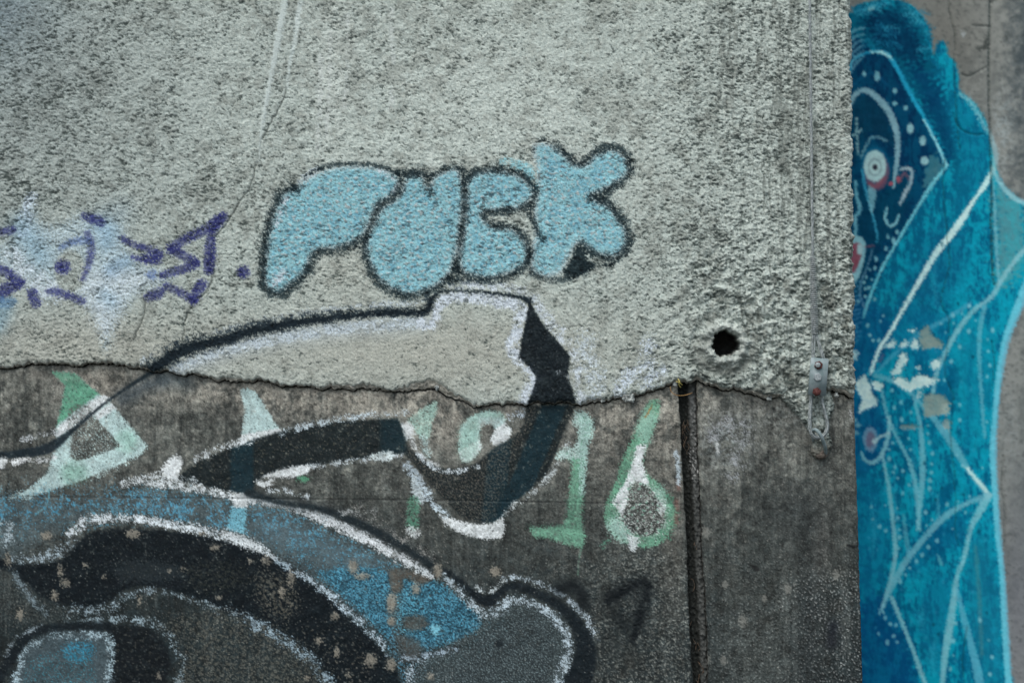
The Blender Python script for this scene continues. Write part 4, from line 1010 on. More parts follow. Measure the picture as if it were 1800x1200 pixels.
def mesh_from(name, verts, quads, mat, parent=None, col=None, paint=None):
    me = bpy.data.meshes.new(name)
    nv, nq = len(verts), len(quads)
    me.vertices.add(nv)
    me.vertices.foreach_set("co", verts.astype(np.float32).ravel())
    me.loops.add(nq * 4)
    me.polygons.add(nq)
    me.polygons.foreach_set("loop_start", np.arange(0, nq * 4, 4, dtype=np.int32))
    me.loops.foreach_set("vertex_index", quads.astype(np.int32).ravel())
    me.update(calc_edges=True)
    me.shade_smooth()
    if col is not None:
        a = me.color_attributes.new("paint_colour", 'FLOAT_COLOR', 'POINT')
        c4 = np.ones((nv, 4), np.float32); c4[:, :3] = col
        a.data.foreach_set("color", c4.ravel())
        b = me.attributes.new("paint_film", 'FLOAT', 'POINT')
        b.data.foreach_set("value", paint.astype(np.float32).ravel())
    me.materials.append(mat)
    o = bpy.data.objects.new(name, me)
    COL.objects.link(o)
    if parent is not None:
        o.parent = parent
    return o

def build_grid(name, XYZ, C, A, ids, mat, parent, names, flip=False):
    """one grid, cut into the bare surface (id 0) and one mesh per painted mark"""
    n, m = XYZ.shape[:2]
    idx = np.arange(n * m).reshape(n, m)
    if flip:
        q = np.stack([idx[:-1, :-1], idx[:-1, 1:], idx[1:, 1:], idx[1:, :-1]], -1)
    else:
        q = np.stack([idx[:-1, :-1], idx[1:, :-1], idx[1:, 1:], idx[:-1, 1:]], -1)
    q = q.reshape(-1, 4); ids = ids.reshape(-1)
    V = XYZ.reshape(-1, 3); C = C.reshape(-1, 3); A = A.reshape(-1)
    objs = {}
    for i in sorted(set(np.unique(ids).tolist())):
        sel = q[ids == i]
        if i != 0 and (i not in names or len(sel) < 12):
            continue
        used, inv = np.unique(sel, return_inverse=True)
        par = parent if i == 0 else objs[0]
        nm = name if i == 0 else names[i][0]
        o = mesh_from(nm, V[used], inv.reshape(-1, 4), mat, par, C[used], A[used])
        if i != 0 and names[i][1]:
            o["label"] = names[i][1]
        objs[i] = o
    return objs

# ------------------------------------------------------------------ materials
def nodes_of(mat):
    mat.use_nodes = True
    t = mat.node_tree
    return t, t.nodes["Principled BSDF"]

def wall_material(name, scale, grain, bump, rough=0.92, film_rough=0.7, dist=0.0008):
    mat = bpy.data.materials.new(name)
    t, b = nodes_of(mat)
    N, L = t.nodes, t.links
    at = N.new("ShaderNodeAttribute"); at.attribute_name = "paint_colour"
    fi = N.new("ShaderNodeAttribute"); fi.attribute_name = "paint_film"
    tc = N.new("ShaderNodeTexCoord")
    n1 = N.new("ShaderNodeTexNoise"); n1.inputs["Scale"].default_value = scale; n1.inputs["Detail"].default_value = 6; n1.inputs["Roughness"].default_value = 0.7
    n2 = N.new("ShaderNodeTexVoronoi"); n2.inputs["Scale"].default_value = scale * 0.8
    L.new(tc.outputs["Object"], n1.inputs["Vector"]); L.new(tc.outputs["Object"], n2.inputs["Vector"])
    mr = N.new("ShaderNodeMapRange")
    mr.inputs["From Min"].default_value = 0.25; mr.inputs["From Max"].default_value = 0.75
    mr.inputs["To Min"].default_value = 1 - grain; mr.inputs["To Max"].default_value = 1 + grain
    L.new(n1.outputs["Fac"], mr.inputs["Value"])
    mu = N.new("ShaderNodeMix"); mu.data_type = 'RGBA'; mu.blend_type = 'MULTIPLY'; mu.inputs["Factor"].default_value = 1
    L.new(at.outputs["Color"], mu.inputs["A"]); L.new(mr.outputs["Result"], mu.inputs["B"])
    L.new(mu.outputs["Result"], b.inputs["Base Color"])
    r = N.new("ShaderNodeMapRange"); r.inputs["To Min"].default_value = rough; r.inputs["To Max"].default_value = film_rough
    L.new(fi.outputs["Fac"], r.inputs["Value"]); L.new(r.outputs["Result"], b.inputs["Roughness"])
    ad = N.new("ShaderNodeMath"); ad.operation = 'ADD'
    L.new(n1.outputs["Fac"], ad.inputs[0]); L.new(n2.outputs["Distance"], ad.inputs[1])
    bu = N.new("ShaderNodeBump"); bu.inputs["Strength"].default_value = bump; bu.inputs["Distance"].default_value = dist
    L.new(ad.outputs[0], bu.inputs["Height"]); L.new(bu.outputs["Normal"], b.inputs["Normal"])
    b.inputs["Specular IOR Level"].default_value = 0.14
    return mat

def plain_material(name, c1, c2, scale, rough, metal=0.0, bump=0.2, dist=0.0005, thr=(0.4, 0.6)):
    mat = bpy.data.materials.new(name)
    t, b = nodes_of(mat)
    N, L = t.nodes, t.links
    tc = N.new("ShaderNodeTexCoord")
    n1 = N.new("ShaderNodeTexNoise"); n1.inputs["Scale"].default_value = scale; n1.inputs["Detail"].default_value = 7
    L.new(tc.outputs["Object"], n1.inputs["Vector"])
    cr = N.new("ShaderNodeValToRGB")
    cr.color_ramp.elements[0].position = thr[0]; cr.color_ramp.elements[1].position = thr[1]
    cr.color_ramp.elements[0].color = (*c1, 1); cr.color_ramp.elements[1].color = (*c2, 1)
    L.new(n1.outputs["Fac"], cr.inputs["Fac"]); L.new(cr.outputs["Color"], b.inputs["Base Color"])
    b.inputs["Roughness"].default_value = rough; b.inputs["Metallic"].default_value = metal
    bu = N.new("ShaderNodeBump"); bu.inputs["Strength"].default_value = bump; bu.inputs["Distance"].default_value = dist
    L.new(n1.outputs["Fac"], bu.inputs["Height"]); L.new(bu.outputs["Normal"], b.inputs["Normal"])
    return mat

M_COAT = wall_material("roughcast_render", 420, 0.16, 0.5, 0.95, 0.85, 0.0012)
M_CONC = wall_material("weathered_concrete", 520, 0.22, 0.4, 0.93, 0.62, 0.0006)
M_MURAL = wall_material("mural_concrete", 300, 0.08, 0.1, 0.9, 0.6, 0.0006)
M_MURAL.node_tree.nodes['Principled BSDF'].inputs['Specular IOR Level'].default_value = 0.04
M_CORE = plain_material("mass_concrete", (0.16, 0.16, 0.15), (0.24, 0.24, 0.22), 12, 0.95)
M_JOINT = plain_material("joint_mortar", (0.018, 0.021, 0.02), (0.085, 0.088, 0.082), 60, 0.97, bump=1.0, dist=0.003, thr=(0.42, 0.72))
M_MORTAR = plain_material("mortar_dab", (0.10, 0.11, 0.105), (0.38, 0.42, 0.40), 160, 0.95, bump=0.9, dist=0.002, thr=(0.36, 0.56))
M_WIRE = plain_material("galvanised_wire", (0.16, 0.19, 0.19), (0.30, 0.34, 0.34), 200, 0.7, 0.0)
M_PLATE = plain_material("galvanised_plate", (0.15, 0.21, 0.215), (0.25, 0.31, 0.32), 45, 0.7, 0.0, 0.3, 0.0003)
M_BOLT = plain_material("zinc_bolt", (0.18, 0.22, 0.23), (0.32, 0.37, 0.38), 300, 0.6, 0.2)
M_RUST = plain_material("rusted_bolt", (0.05, 0.010, 0.007), (0.13, 0.045, 0.04), 260, 0.8, 0.1, 0.5, 0.0004, (0.45, 0.7))
M_STRAW = plain_material("dry_stalk", (0.22, 0.12, 0.04), (0.36, 0.22, 0.08), 80, 0.8)
M_GROUND = plain_material("asphalt", (0.045, 0.046, 0.047), (0.075, 0.075, 0.073), 60, 0.95, bump=0.6, dist=0.004)

# ------------------------------------------------------------------ ground
GZ = -1.62
bm = bmesh.new()
vs = [bm.verts.new((x, y, GZ)) for x, y in ((-150, -150), (150, -150), (150, 150), (-150, 150))]
bm.faces.new(vs)
me = bpy.data.meshes.new("ground"); bm.to_mesh(me); bm.free()
me.materials.append(M_GROUND)
g = bpy.data.objects.new("ground", me); COL.objects.link(g)
tag(g, kind="structure")

# ------------------------------------------------------------------ the wall
wall = empty("wall", (-0.4, 0.2, GZ))
tag(wall, "grey rendered wall with pale blue bubble letters, its coat broken off above bare dark concrete", "wall")
def unparent_shift(o):      # children keep world coordinates
    o.matrix_parent_inverse = Matrix.Translation(-Vector(wall.location))

V_TOP = -1500
V_BOT = 600 + (-GZ) / 0.0012 * 1.0
BARE_C = base; BARE_L = lo
T0 = 0.014

NAMES_COAT = {1: ("graffiti_letter", "pale blue bubble letter P with black outline"), 2: ("graffiti_letter", "pale blue bubble letter U with black outline"),
              3: ("graffiti_letter", "pale blue bubble letter C with black outline"), 4: ("graffiti_letter", "pale blue star-shaped bubble letter K with black outline"),
              5: ("purple_tag", "purple spray tag of angular strokes and dots"), 6: ("sprayed_star", "white and light blue sprayed star under the purple tag"),
              7: ("painted_arrow", "black outline and solid black head of an arrow")}
NAMES_CONC = {8: ("painted_letter", "green and white triangular letter"), 9: ("painted_digit", "weathered green and white digit 1, half hidden by black paint"), 10: ("painted_digit", "pale green and white digit 9"),
              11: ("painted_digit", "green digit 1 with a flat foot"), 14: ("painted_digit", "green and white digit 6"), 12: ("painted_patch", "pale green patch above the black wedge"),
              13: ("painted_shaft", "black wedge and bend with white spray edges"), 15: ("painted_line", "thin black line running down to the left"),
              16: ("painted_band", "speckled blue band"), 17: ("blue_patch", "bright blue speckled patch"), 18: ("painted_arc", "white arc with a thin black line"), 19: ("painted_swoosh", "big black swoosh edged with white"),
              20: ("painted_arch", "small black arch with a blue-grey filling")}

def span(a, b, step):
    n = max(2, int(round((b - a) / step)) + 1)
    return np.linspace(a, b, n)

def stretch(a, b, n, p=2.0):
    """from a to b with growing steps"""
    t = np.linspace(0, 1, n + 1)[1:] ** p
    return a + (b - a) * t

# -- rendered coat
STEP = 1.5
uc = np.concatenate([stretch(-50, -1700, 90)[::-1], span(-50, 1495, STEP)])
tv = np.concatenate([stretch(-45, V_TOP, 70)[::-1], span(-45, 690, STEP)])
U, Vv = np.meshgrid(uc, tv)
blend = sstep(640, 690, 0 * Vv + 690)  # all rows follow the edge progressively
k = np.clip((Vv - 250) / (690 - 250), 0, 1) ** 1.5
U = U + (corner_top(Vv) - 1495) * sm((U - 1380) / 115)
EF = edge(U) - lipw(U)
Vv = Vv + k * (EF - 690)
# irregular spacing hides the regularity of the grid
Ht = samp(hc, U, Vv)
Hh = samp(HOLE, U, Vv) * ((U > 1200) & (U < 1340) & (Vv > 540) & (Vv < 670))
toedge = EF - Vv
thick = T0 + 0.004 * np.interp(U, np.arange(-1800, 1600, 90), np.random.default_rng(2).uniform(-1, 1, len(np.arange(-1800, 1600, 90)))) + 0.004 * sstep(1150, 1300, U)
Y = -thick - Ht * 0.001
Y += 0.0035 * np.exp(-np.clip(toedge, 0, 99) / 2.0)
ce = corner_top(Vv) - U
Y += 0.006 * np.exp(-np.clip(ce, 0, 99) / 3.5)
Y += Hh * (0.085)
XYZ = P(U, Vv, 0.0)
XYZ[..., 1] = Y
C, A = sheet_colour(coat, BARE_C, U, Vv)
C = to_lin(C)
ids = sheet_id(coat, (U[:-1, :-1] + U[1:, 1:]) / 2, (Vv[:-1, :-1] + Vv[1:, 1:]) / 2)
# broken face below the lip
ul = U[-1]; w_ = lipw(ul); e_ = edge(ul); th = -Y[-1]
rows, rc = [], []
r5 = np.random.default_rng(9)
prof = [(0.12, 0.97), (0.3, 0.88), (0.5, 0.78), (0.68, 0.68), (0.85, 0.56), (1.0, 0.44), (0.9, 0.25), (0.55, 0.0), (0.2, -0.3)]
tanc = np.array([136, 136, 127.])
painted_lip = samp(coat.A, ul, np.full_like(ul, 0) + EF[-1] - 3)
lipcol = samp(coat.C, ul, EF[-1] - 3)
for q, (a, b) in enumerate(prof):
    vv = EF[-1] + (e_ - EF[-1]) * a + r5.normal(0, 0.35, ul.shape)
    yy = -th * b + np.interp(ul, ul[::3], r5.normal(0, 0.0012, len(ul[::3]))) + r5.normal(0, 0.0004, ul.shape)
    pp = P(ul, vv, 0.0); pp[:, 1] = yy
    rows.append(pp)
    nz = r5.normal(0, 9, ul.shape)[:, None] + np.interp(ul, ul[::4], r5.normal(0, 12, len(ul[::4])))[:, None]
    base_c = tanc + nz
    f = (painted_lip * (1 - a))[:, None]
    rc.append(to_lin(base_c * (1 - f) + lipcol * f))
rows = np.array(rows); rc = np.array(rc)
XYZ = np.concatenate([XYZ, rows], 0); C = np.concatenate([C, rc], 0)
A = np.concatenate([A, np.zeros(rows.shape[:2])], 0)
ids = np.concatenate([ids, np.zeros((len(prof), ids.shape[1]), int)], 0)
# return round the corner
def add_return(XYZ, C, A, ids, src, ycol, depth=0.795, amp=0.0015):
    last = XYZ[:, -1]
    offs = np.concatenate([np.array([0.0015, 0.004, 0.008, 0.014, 0.022]), 0.022 + stretch(0, depth, 46, 1.2)])
    colsx, cc = [], []
    rs = np.random.default_rng(3)
    n = len(last)
    for i, o in enumerate(offs):
        p = last.copy()
        p[:, 1] = np.minimum(last[:, 1] + o, depth)
        p[:, 0] = last[:, 0] + 0.0012 * min(1, o / 0.004) + rs.normal(0, amp * 0.5, n)
        colsx.append(p)
        uu = 1000 + i * 6.0 + 0 * p[:, 0]; vv = 600 - p[:, 2] / 0.0012
        cc.append(to_lin(samp(src, uu, vv)))
    XYZ = np.concatenate([XYZ, np.stack(colsx, 1)], 1)
    C = np.concatenate([C, np.stack(cc, 1)], 1)
    A = np.concatenate([A, np.zeros((n, len(offs)))], 1)
    ids = np.concatenate([ids, np.zeros((n - 1, len(offs)), int)], 1)
    return XYZ, C, A, ids
XYZ, C, A, ids = add_return(XYZ, C, A, ids, BARE_C, 0)
# top returns to the core
top = XYZ[:1].copy(); top[..., 1] = np.maximum(top[..., 1], 0.11)
XYZ = np.concatenate([top, XYZ], 0); C = np.concatenate([C[:1], C], 0); A = np.concatenate([A[:1], A], 0); ids = np.concatenate([ids[:1] * 0, ids], 0)
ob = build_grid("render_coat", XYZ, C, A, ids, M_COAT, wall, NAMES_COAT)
unparent_shift(ob[0])
TOPZ = float(XYZ[..., 2].min()) if False else float(P(0, V_TOP, 0)[2])

# -- bare concrete, left panel
STEP = 1.6
ul_ = np.concatenate([stretch(-50, -1700, 80)[::-1], span(-50, 1200, STEP)])
vl_ = np.concatenate([span(610, 1245, STEP), stretch(1245, V_BOT + 30, 50)])
U, Vv = np.meshgrid(ul_, vl_)
U = U + (joint_l(Vv) - 1200) * sm((U - 1000) / 200)
Vv = Vv + (edge(U) - 700) * np.clip(1 - (Vv - 610) / 500, 0, 1) + 30 * np.clip(1 - (Vv - 610) / 500, 0, 1)
Ht = samp(hl, U, Vv)
Y = -Ht * 0.001 + 0.004 * np.exp(-np.clip(joint_l(Vv) - U, 0, 99) / 2.5)
XYZ = P(U, Vv, 0.0); XYZ[..., 1] = Y
XYZ[..., 2] = np.maximum(XYZ[..., 2], GZ - 0.02)
C, A = sheet_colour(conc, BARE_L, U, Vv); C = to_lin(C)
ids = sheet_id(conc, (U[:-1, :-1] + U[1:, 1:]) / 2, (Vv[:-1, :-1] + Vv[1:, 1:]) / 2)
r6 = np.random.default_rng(21)
cols_, cc_ = [], []
for o in (0.003, 0.007, 0.012, 0.018, 0.026, 0.04):
    p = XYZ[:, -1].copy(); p[:, 1] += o; p[:, 0] += 0.0012 + r6.normal(0, 0.0005, len(p))
    cols_.append(p); cc_.append(np.clip(to_lin(np.array([62, 62, 58.]) + r6.normal(0, 10, (len(p), 1))), 0, 1))
XYZ = np.concatenate([XYZ, np.stack(cols_, 1)], 1); C = np.concatenate([C, np.stack(cc_, 1)], 1)
A = np.concatenate([A, np.zeros((len(p), 6))], 1); ids = np.concatenate([ids, np.zeros((len(p) - 1, 6), int)], 1)
ob = build_grid("concrete_panel", XYZ, C, A, ids, M_CONC, wall, NAMES_CONC)
ob[0]["label"] = "wide bare concrete panel covered with graffiti, left of the joint"
unparent_shift(ob[0])

# -- bare concrete, right panel
ur = span(1228, 1508, STEP)
U, Vv = np.meshgrid(ur, vl_)
Vv = Vv + (edge(U) - 700) * np.clip(1 - (Vv - 610) / 500, 0, 1) + 30 * np.clip(1 - (Vv - 610) / 500, 0, 1)
a = joint_r(Vv); b = corner_low(Vv)
U = a + (U - 1228) / 280 * (b - a)
Ht = samp(hl, U, Vv)
Y = 0.003 - Ht * 0.001 + 0.005 * np.exp(-(U - a) / 2.5) + 0.004 * np.exp(-(b - U) / 2.5)
XYZ = P(U, Vv, 0.0); XYZ[..., 1] = Y
XYZ[..., 2] = np.maximum(XYZ[..., 2], GZ - 0.02)
C, A = sheet_colour(conc, BARE_L, U, Vv); C = to_lin(C)
ids = np.zeros((U.shape[0] - 1, U.shape[1] - 1), int)
cols_, cc_ = [], []
for o in (0.04, 0.026, 0.018, 0.012, 0.007, 0.003):
    p = XYZ[:, 0].copy(); p[:, 1] += o; p[:, 0] -= 0.0012 + r6.normal(0, 0.0005, len(p))
    cols_.append(p); cc_.append(np.clip(to_lin(np.array([62, 62, 58.]) + r6.normal(0, 10, (len(p), 1))), 0, 1))
XYZ = np.concatenate([np.stack(cols_, 1), XYZ], 1); C = np.concatenate([np.stack(cc_, 1), C], 1)
A = np.concatenate([np.zeros((len(p), 6)), A], 1); ids = np.concatenate([np.zeros((len(p) - 1, 6), int), ids], 1)
XYZ, C, A, ids = add_return(XYZ, C, A, ids, BARE_L, 0, amp=0.0006)
ob = build_grid("concrete_panel", XYZ, C, A, ids, M_CONC, wall, {})
ob[0]["label"] = "narrow bare concrete panel between the joint and the corner"
unparent_shift(ob[0])

# -- mortar in the joint: dark rough back with a rounded bead along its right side
uj = np.linspace(0, 1, 26)
vj = np.concatenate([span(640, 1245, 2.0), stretch(1245, V_BOT + 30, 30)])
S_, Vv = np.meshgrid(uj, vj)
a = joint_l(Vv) - 4; b = joint_r(Vv) + 4
U = a + S_ * (b - a)
nj = samp(N14, U * 1.5, Vv * 0.6) * 0.0010 + samp(N5, U, Vv) * 0.0009 + samp(N7, U, Vv) * 0.0006
bead = np.exp(-((S_ - 0.70) / 0.21) ** 4) * (0.011 + 0.002 * samp(NM, U, Vv))
Y = 0.028 - bead - nj
XYZ = P(U, Vv, 0.0); XYZ[..., 1] = Y
XYZ[..., 2] = np.maximum(XYZ[..., 2], GZ - 0.02)
jc = np.ones(U.shape + (3,)) * np.array([34, 37, 35.])
jm = sm((samp(N7, U, Vv) + samp(N5, U, Vv) * .6) * 0.5)
lime = np.exp(-((Vv - 810) / 45) ** 2) * sm((S_ - 0.3) * 4)
jc = jc + (jm * 22)[..., None] + (lime * sm(samp(G, U, Vv) * .6) * 90)[..., None] + (sm((S_ - .46) * 6) * 32)[..., None] + (np.exp(-((Vv - 720) / 40) ** 2) * sm((S_ - .45) * 6) * 30)[..., None]
o = mesh_from("joint_mortar", XYZ.reshape(-1, 3), (lambda ix: np.stack([ix[:-1, :-1], ix[1:, :-1], ix[1:, 1:], ix[:-1, 1:]], -1).reshape(-1, 4))(np.arange(U.size).reshape(U.shape)),
              M_CONC, wall, to_lin(jc).reshape(-1, 3), np.zeros(U.size))
unparent_shift(o)

# -- the core behind everything
def box(name, x0, x1, y0, y1, z0, z1, mat, parent=None, bev=0.0):
    bm = bmesh.new()
    bmesh.ops.create_cube(bm, size=1)
    for v in bm.verts:
        v.co = Vector(((x0 + x1) / 2 + v.co.x * (x1 - x0), (y0 + y1) / 2 + v.co.y * (y1 - y0), (z0 + z1) / 2 + v.co.z * (z1 - z0)))
    if bev:
        bmesh.ops.bevel(bm, geom=bm.edges[:], offset=bev, segments=2, affect='EDGES')
    me = bpy.data.meshes.new(name); bm.to_mesh(me); bm.free()
    me.materials.append(mat)
    o = bpy.data.objects.new(name, me); COL.objects.link(o)
    if parent is not None: o.parent = parent
    return o
XR = float(P(1490, 0, 0)[0])
core = box("wall_core", float(P(-1690, 0, 0)[0]), XR - 0.012, 0.10, 0.785, GZ - 0.01, TOPZ - 0.002, M_CORE, wall)
unparent_shift(core)

# -- dab of mortar hanging below the lip behind the clamp
PATCH = [(1364, 690), (1368, 699), (1378, 707), (1388, 717), (1402, 731), (1415, 747), (1422, 760), (1428, 775), (1425, 790), (1429, 801), (1441, 807), (1453, 803), (1460, 790), (1464, 783), (1459, 768), (1456, 752),
         (1459, 735), (1467, 715), (1466, 701), (1460, 690), (1464, 668), (1380, 668)]
s, d = poly(PATCH, True, pad=12)
gu, gv = np.meshgrid(np.arange(1350, 1480, 1.3), np.arange(664, 820, 1.3))
full = np.full((H, W), 20.0, np.float32); full[s] = d
dd = samp(full, gu, gv) + samp(N5, gu, gv) * 0.9
prot = np.clip(1 - np.exp(dd / 5.0), 0, 1) * (dd < 0)
y = 0.004 - (0.019 * prot + 0.0) - samp(hc, gu - 60, gv - 120) * 0.0008 * (dd < 0)
y = np.where(dd >= 0, 0.008, y)
XYZ = P(gu, gv, 0.0); XYZ[..., 1] = y
cc = np.clip(samp(BARE_C, gu - 60, gv - 120) * 0.98, 0, 200)
cc = cc * (0.55 + 0.45 * sstep(0, -7, dd))[..., None] if False else cc
low = sstep(770, 800, gv)[..., None]
cc = cc * (1 - low * 0.7) + np.array([112, 108, 98.]) * low * 0.7
fm = (dd[:-1, :-1] < 2.2) & (dd[1:, 1:] < 2.2)
ix = np.arange(gu.size).reshape(gu.shape)
q = np.stack([ix[:-1, :-1], ix[1:, :-1], ix[1:, 1:], ix[:-1, 1:]], -1)[fm]
used, inv = np.unique(q, return_inverse=True)
o = mesh_from("mortar_dab", XYZ.reshape(-1, 3)[used], inv.reshape(-1, 4), M_COAT, wall, to_lin(cc).reshape(-1, 3)[used], np.zeros(len(used)))
unparent_shift(o)

# -- small crumbs of render still hanging on the lip
def crumb(u, v, r, y, seed):
    rg = random.Random(seed)
    bm = bmesh.new()
    bmesh.ops.create_icosphere(bm, subdivisions=3, radius=1)
    ph = [rg.uniform(0, 6) for _ in range(6)]
    c = P(u, v, y)
    for vv in bm.verts:
        k = 1 + 0.22 * math.sin(3 * vv.co.x + ph[0]) + 0.2 * math.sin(4 * vv.co.z + ph[1]) + 0.12 * math.sin(9 * vv.co.y + ph[2]) + 0.1 * math.sin(11 * vv.co.x + ph[3]) + rg.uniform(-.05, .05)
        vv.co = Vector((c[0] + vv.co.x * k * r * 0.0012, c[1] + vv.co.y * k * r * 0.0011, c[2] + vv.co.z * k * r * 0.0012))
    me = bpy.data.meshes.new("render_crumb"); bm.to_mesh(me); bm.free()
    me.materials.append(M_MORTAR)
    o = bpy.data.objects.new("render_crumb", me); COL.objects.link(o); o.parent = wall
    unparent_shift(o)
    return o
for i, (u, v, r) in enumerate(((1106, 699, 8), (1097, 697, 5), (1186, 674, 4.5), (1470, 694, 4), (768, 681, 4.5), (1060, 703, 3.5), (1352, 699, 4))):
    crumb(u, v, r, -0.008, i)

# ------------------------------------------------------------------ the painted wall round the corner
YM = 0.80
pw = empty("wall", (float(P(1640, 600, YM)[0]), YM, GZ))
tag(pw, "blurred grey concrete wall round the corner bearing a blue mural of a hooded woman", "wall")
um = np.concatenate([span(1440, 1860, 1.9), stretch(1860, 3600, 60, 1.8)])
vm = np.concatenate([stretch(-45, -1350, 50)[::-1], span(-45, 1245, 1.9), stretch(1245, 600 + 1.64 / 3.9 * F * 1.08, 30)])
U, Vv = np.meshgrid(um, vm)
Y = YM - samp(hm, U, Vv) * 0.001
XYZ = P(U, Vv, YM); XYZ[..., 1] = Y
XYZ[..., 2] = np.maximum(XYZ[..., 2], GZ - 0.01)
C, A = sheet_colour(mural, mb, U, Vv)
out = (U > W - MX - 5) | (Vv < -MY + 3) | (Vv > H - MY - 5)
C = to_lin(C)
grey = to_lin(samp(mb, 1760 + 0 * U + 6 * np.sin(U * .05), Vv))
C[out] = grey[out]
ids = sheet_id(mural, (U[:-1, :-1] + U[1:, 1:]) / 2, (Vv[:-1, :-1] + Vv[1:, 1:]) / 2)
ob = build_grid("concrete_face", XYZ, C, A, ids, M_MURAL, pw, {21: ("painted_figure", "blue painted hooded woman with a wide eye, veil lines and white dots")})
ob[0].matrix_parent_inverse = Matrix.Translation(-Vector(pw.location))
mc = box("wall_core", float(XYZ[0, 0, 0]) + 0.01, float(XYZ[0, -1, 0]), YM + 0.012, YM + 0.25, GZ - 0.01, float(XYZ[..., 2][0].min()) - 0.01, M_CORE, pw)
mc.matrix_parent_inverse = Matrix.Translation(-Vector(pw.location))

# ------------------------------------------------------------------ wire, clamp and eye
def tube(path, r, seg=8, bm=None, taper=None):
    own = bm is None
    if own: bm = bmesh.new()
    pts = [Vector(p) for p in path]
    prev = None
    up = Vector((0, -1, 0.01))
    for i, p in enumerate(pts):
        tdir = (pts[min(i + 1, len(pts) - 1)] - pts[max(i - 1, 0)]).normalized()
        a = tdir.cross(up)
        if a.length < 1e-4: a = tdir.cross(Vector((1, 0, 0)))
        a.normalize(); b_ = a.cross(tdir).normalized()
        rr_ = r if taper is None else r * taper[i]
        ring = [bm.verts.new(p + (a * math.cos(2 * math.pi * k / seg) + b_ * math.sin(2 * math.pi * k / seg)) * rr_) for k in range(seg)]
        if prev:
            for k in range(seg):
                bm.faces.new((prev[k], prev[(k + 1) % seg], ring[(k + 1) % seg], ring[k]))
        else:
            bm.faces.new(ring)
        prev = ring
    bm.faces.new(prev[::-1])
    return bm

def finish(name, bm, mat, parent=None, origin=(0, 0, 0)):
    bmesh.ops.recalc_face_normals(bm, faces=bm.faces)
    me = bpy.data.meshes.new(name); bm.to_mesh(me); bm.free()
    me.shade_smooth()
    me.materials.append(mat)
    o = bpy.data.objects.new(name, me); COL.objects.link(o)
    if parent is not None:
        o.parent = parent
        o.matrix_parent_inverse = Matrix.Translation(-Vector(parent.location))
    return o

def W3(u, v, y):
    return Vector(P(u, v, 0.0)) + Vector((0, y, 0))
YW = -0.036        # the wire stands just off the render
U0 = lambda v: 1419.5 + v * 0.0118
wire = empty("steel_wire", tuple(W3(1424, 590, YW)))
tag(wire, "thin galvanised twisted wire running straight down the rough wall to a clamp", "wire")
npt = 420
for ph in (0, 2.1, 4.2):
    path = []
    for i in range(npt):
        v = -1480 + (596 + 1480) * i / (npt - 1)
        uu = U0(v) if v > -100 else U0(-100)
        a = v * 0.09 + ph
        p = W3(uu, v, YW)
        path.append(p + Vector((math.cos(a), math.sin(a), 0)) * 0.0014)
    finish("strand", tube(path, 0.0016, 6), M_WIRE, wire)
# close-wound binding
path = []
turns = 40
for i in range(turns * 10 + 1):
    t_ = i / (turns * 10)
    v = 452 + (586 - 452) * t_
    r_ = 0.0052 + 0.0018 * sm(t_ * 2.2)
    a = 2 * math.pi * turns * t_
    c = W3(1424.6 + 3.6 * t_, v, YW)
    path.append(c + Vector((math.cos(a) * r_, math.sin(a) * r_, 0.0006 * math.sin(a))))
finish("binding_coil", tube(path, 0.0011, 6), M_WIRE, wire)
# the two legs of the loop from binding to clamp, then down round the eye and up again
legs = [[(1426, 585), (1424, 600), (1424, 632)], [(1429, 585), (1434, 603), (1443, 632)], [(1427.5, 588), (1428, 603), (1426.5, 632)], [(1430, 586), (1438, 608), (1446, 632)]]
for L_ in legs:
    finish("strand", tube([W3(a, b, YW - 0.001) for a, b in spl(L_, 6)], 0.0017, 7), M_WIRE, wire)
LOOP = [(1422, 690), (1420, 712), (1418.5, 735), (1419, 752), (1424, 764), (1434, 769), (1444, 766), (1451, 756), (1452.5, 744), (1448, 725), (1443, 706), (1440, 690)]
for du, dy, sc in ((0, 0, 1.0), (0.3, -0.003, 0.90), (0.6, 0.003, 0.80)):
    pts = [W3(1435 + (a - 1435) * sc + du, 730 + (b - 730) * (sc * .5 + .5), YW + 0.004 + dy) for a, b in spl(LOOP, 6)]
    finish("loop_strand", tube(pts, 0.0019, 7), M_WIRE, wire)

clamp = empty("wire_clamp", tuple(W3(1434, 661, YW - 0.003)))
tag(clamp, "flat grey metal clamp plate with three bolts, two rusty, gripping the wire loop", "clamp")
# plate: bevelled, slightly tilted
def plate(u0, v0, u1, v1, y0, y1, tilt):
    bm = bmesh.new()
    bmesh.ops.create_cube(bm, size=1)
    c = W3((u0 + u1) / 2, (v0 + v1) / 2, (y0 + y1) / 2)
    w_, h_ = (u1 - u0) * 0.00118, (v1 - v0) * 0.00118
    for v in bm.verts:
        v.co = Vector((v.co.x * w_, v.co.y * (y1 - y0), v.co.z * h_))
    bmesh.ops.bevel(bm, geom=bm.edges[:], offset=0.0011, segments=3, affect='EDGES')
    bmesh.ops.rotate(bm, verts=bm.verts, cent=(0, 0, 0), matrix=Matrix.Rotation(tilt, 3, 'Y'))
    bmesh.ops.translate(bm, verts=bm.verts, vec=c)
    return bm
TILT = math.radians(4.5)
finish("front_plate", plate(1418.5, 628.5, 1449, 693.5, YW - 0.010, YW - 0.0035, TILT), M_PLATE, clamp)
finish("back_plate", plate(1419.5, 630, 1448.5, 693, YW + 0.003, YW + 0.008, TILT), M_PLATE, clamp)
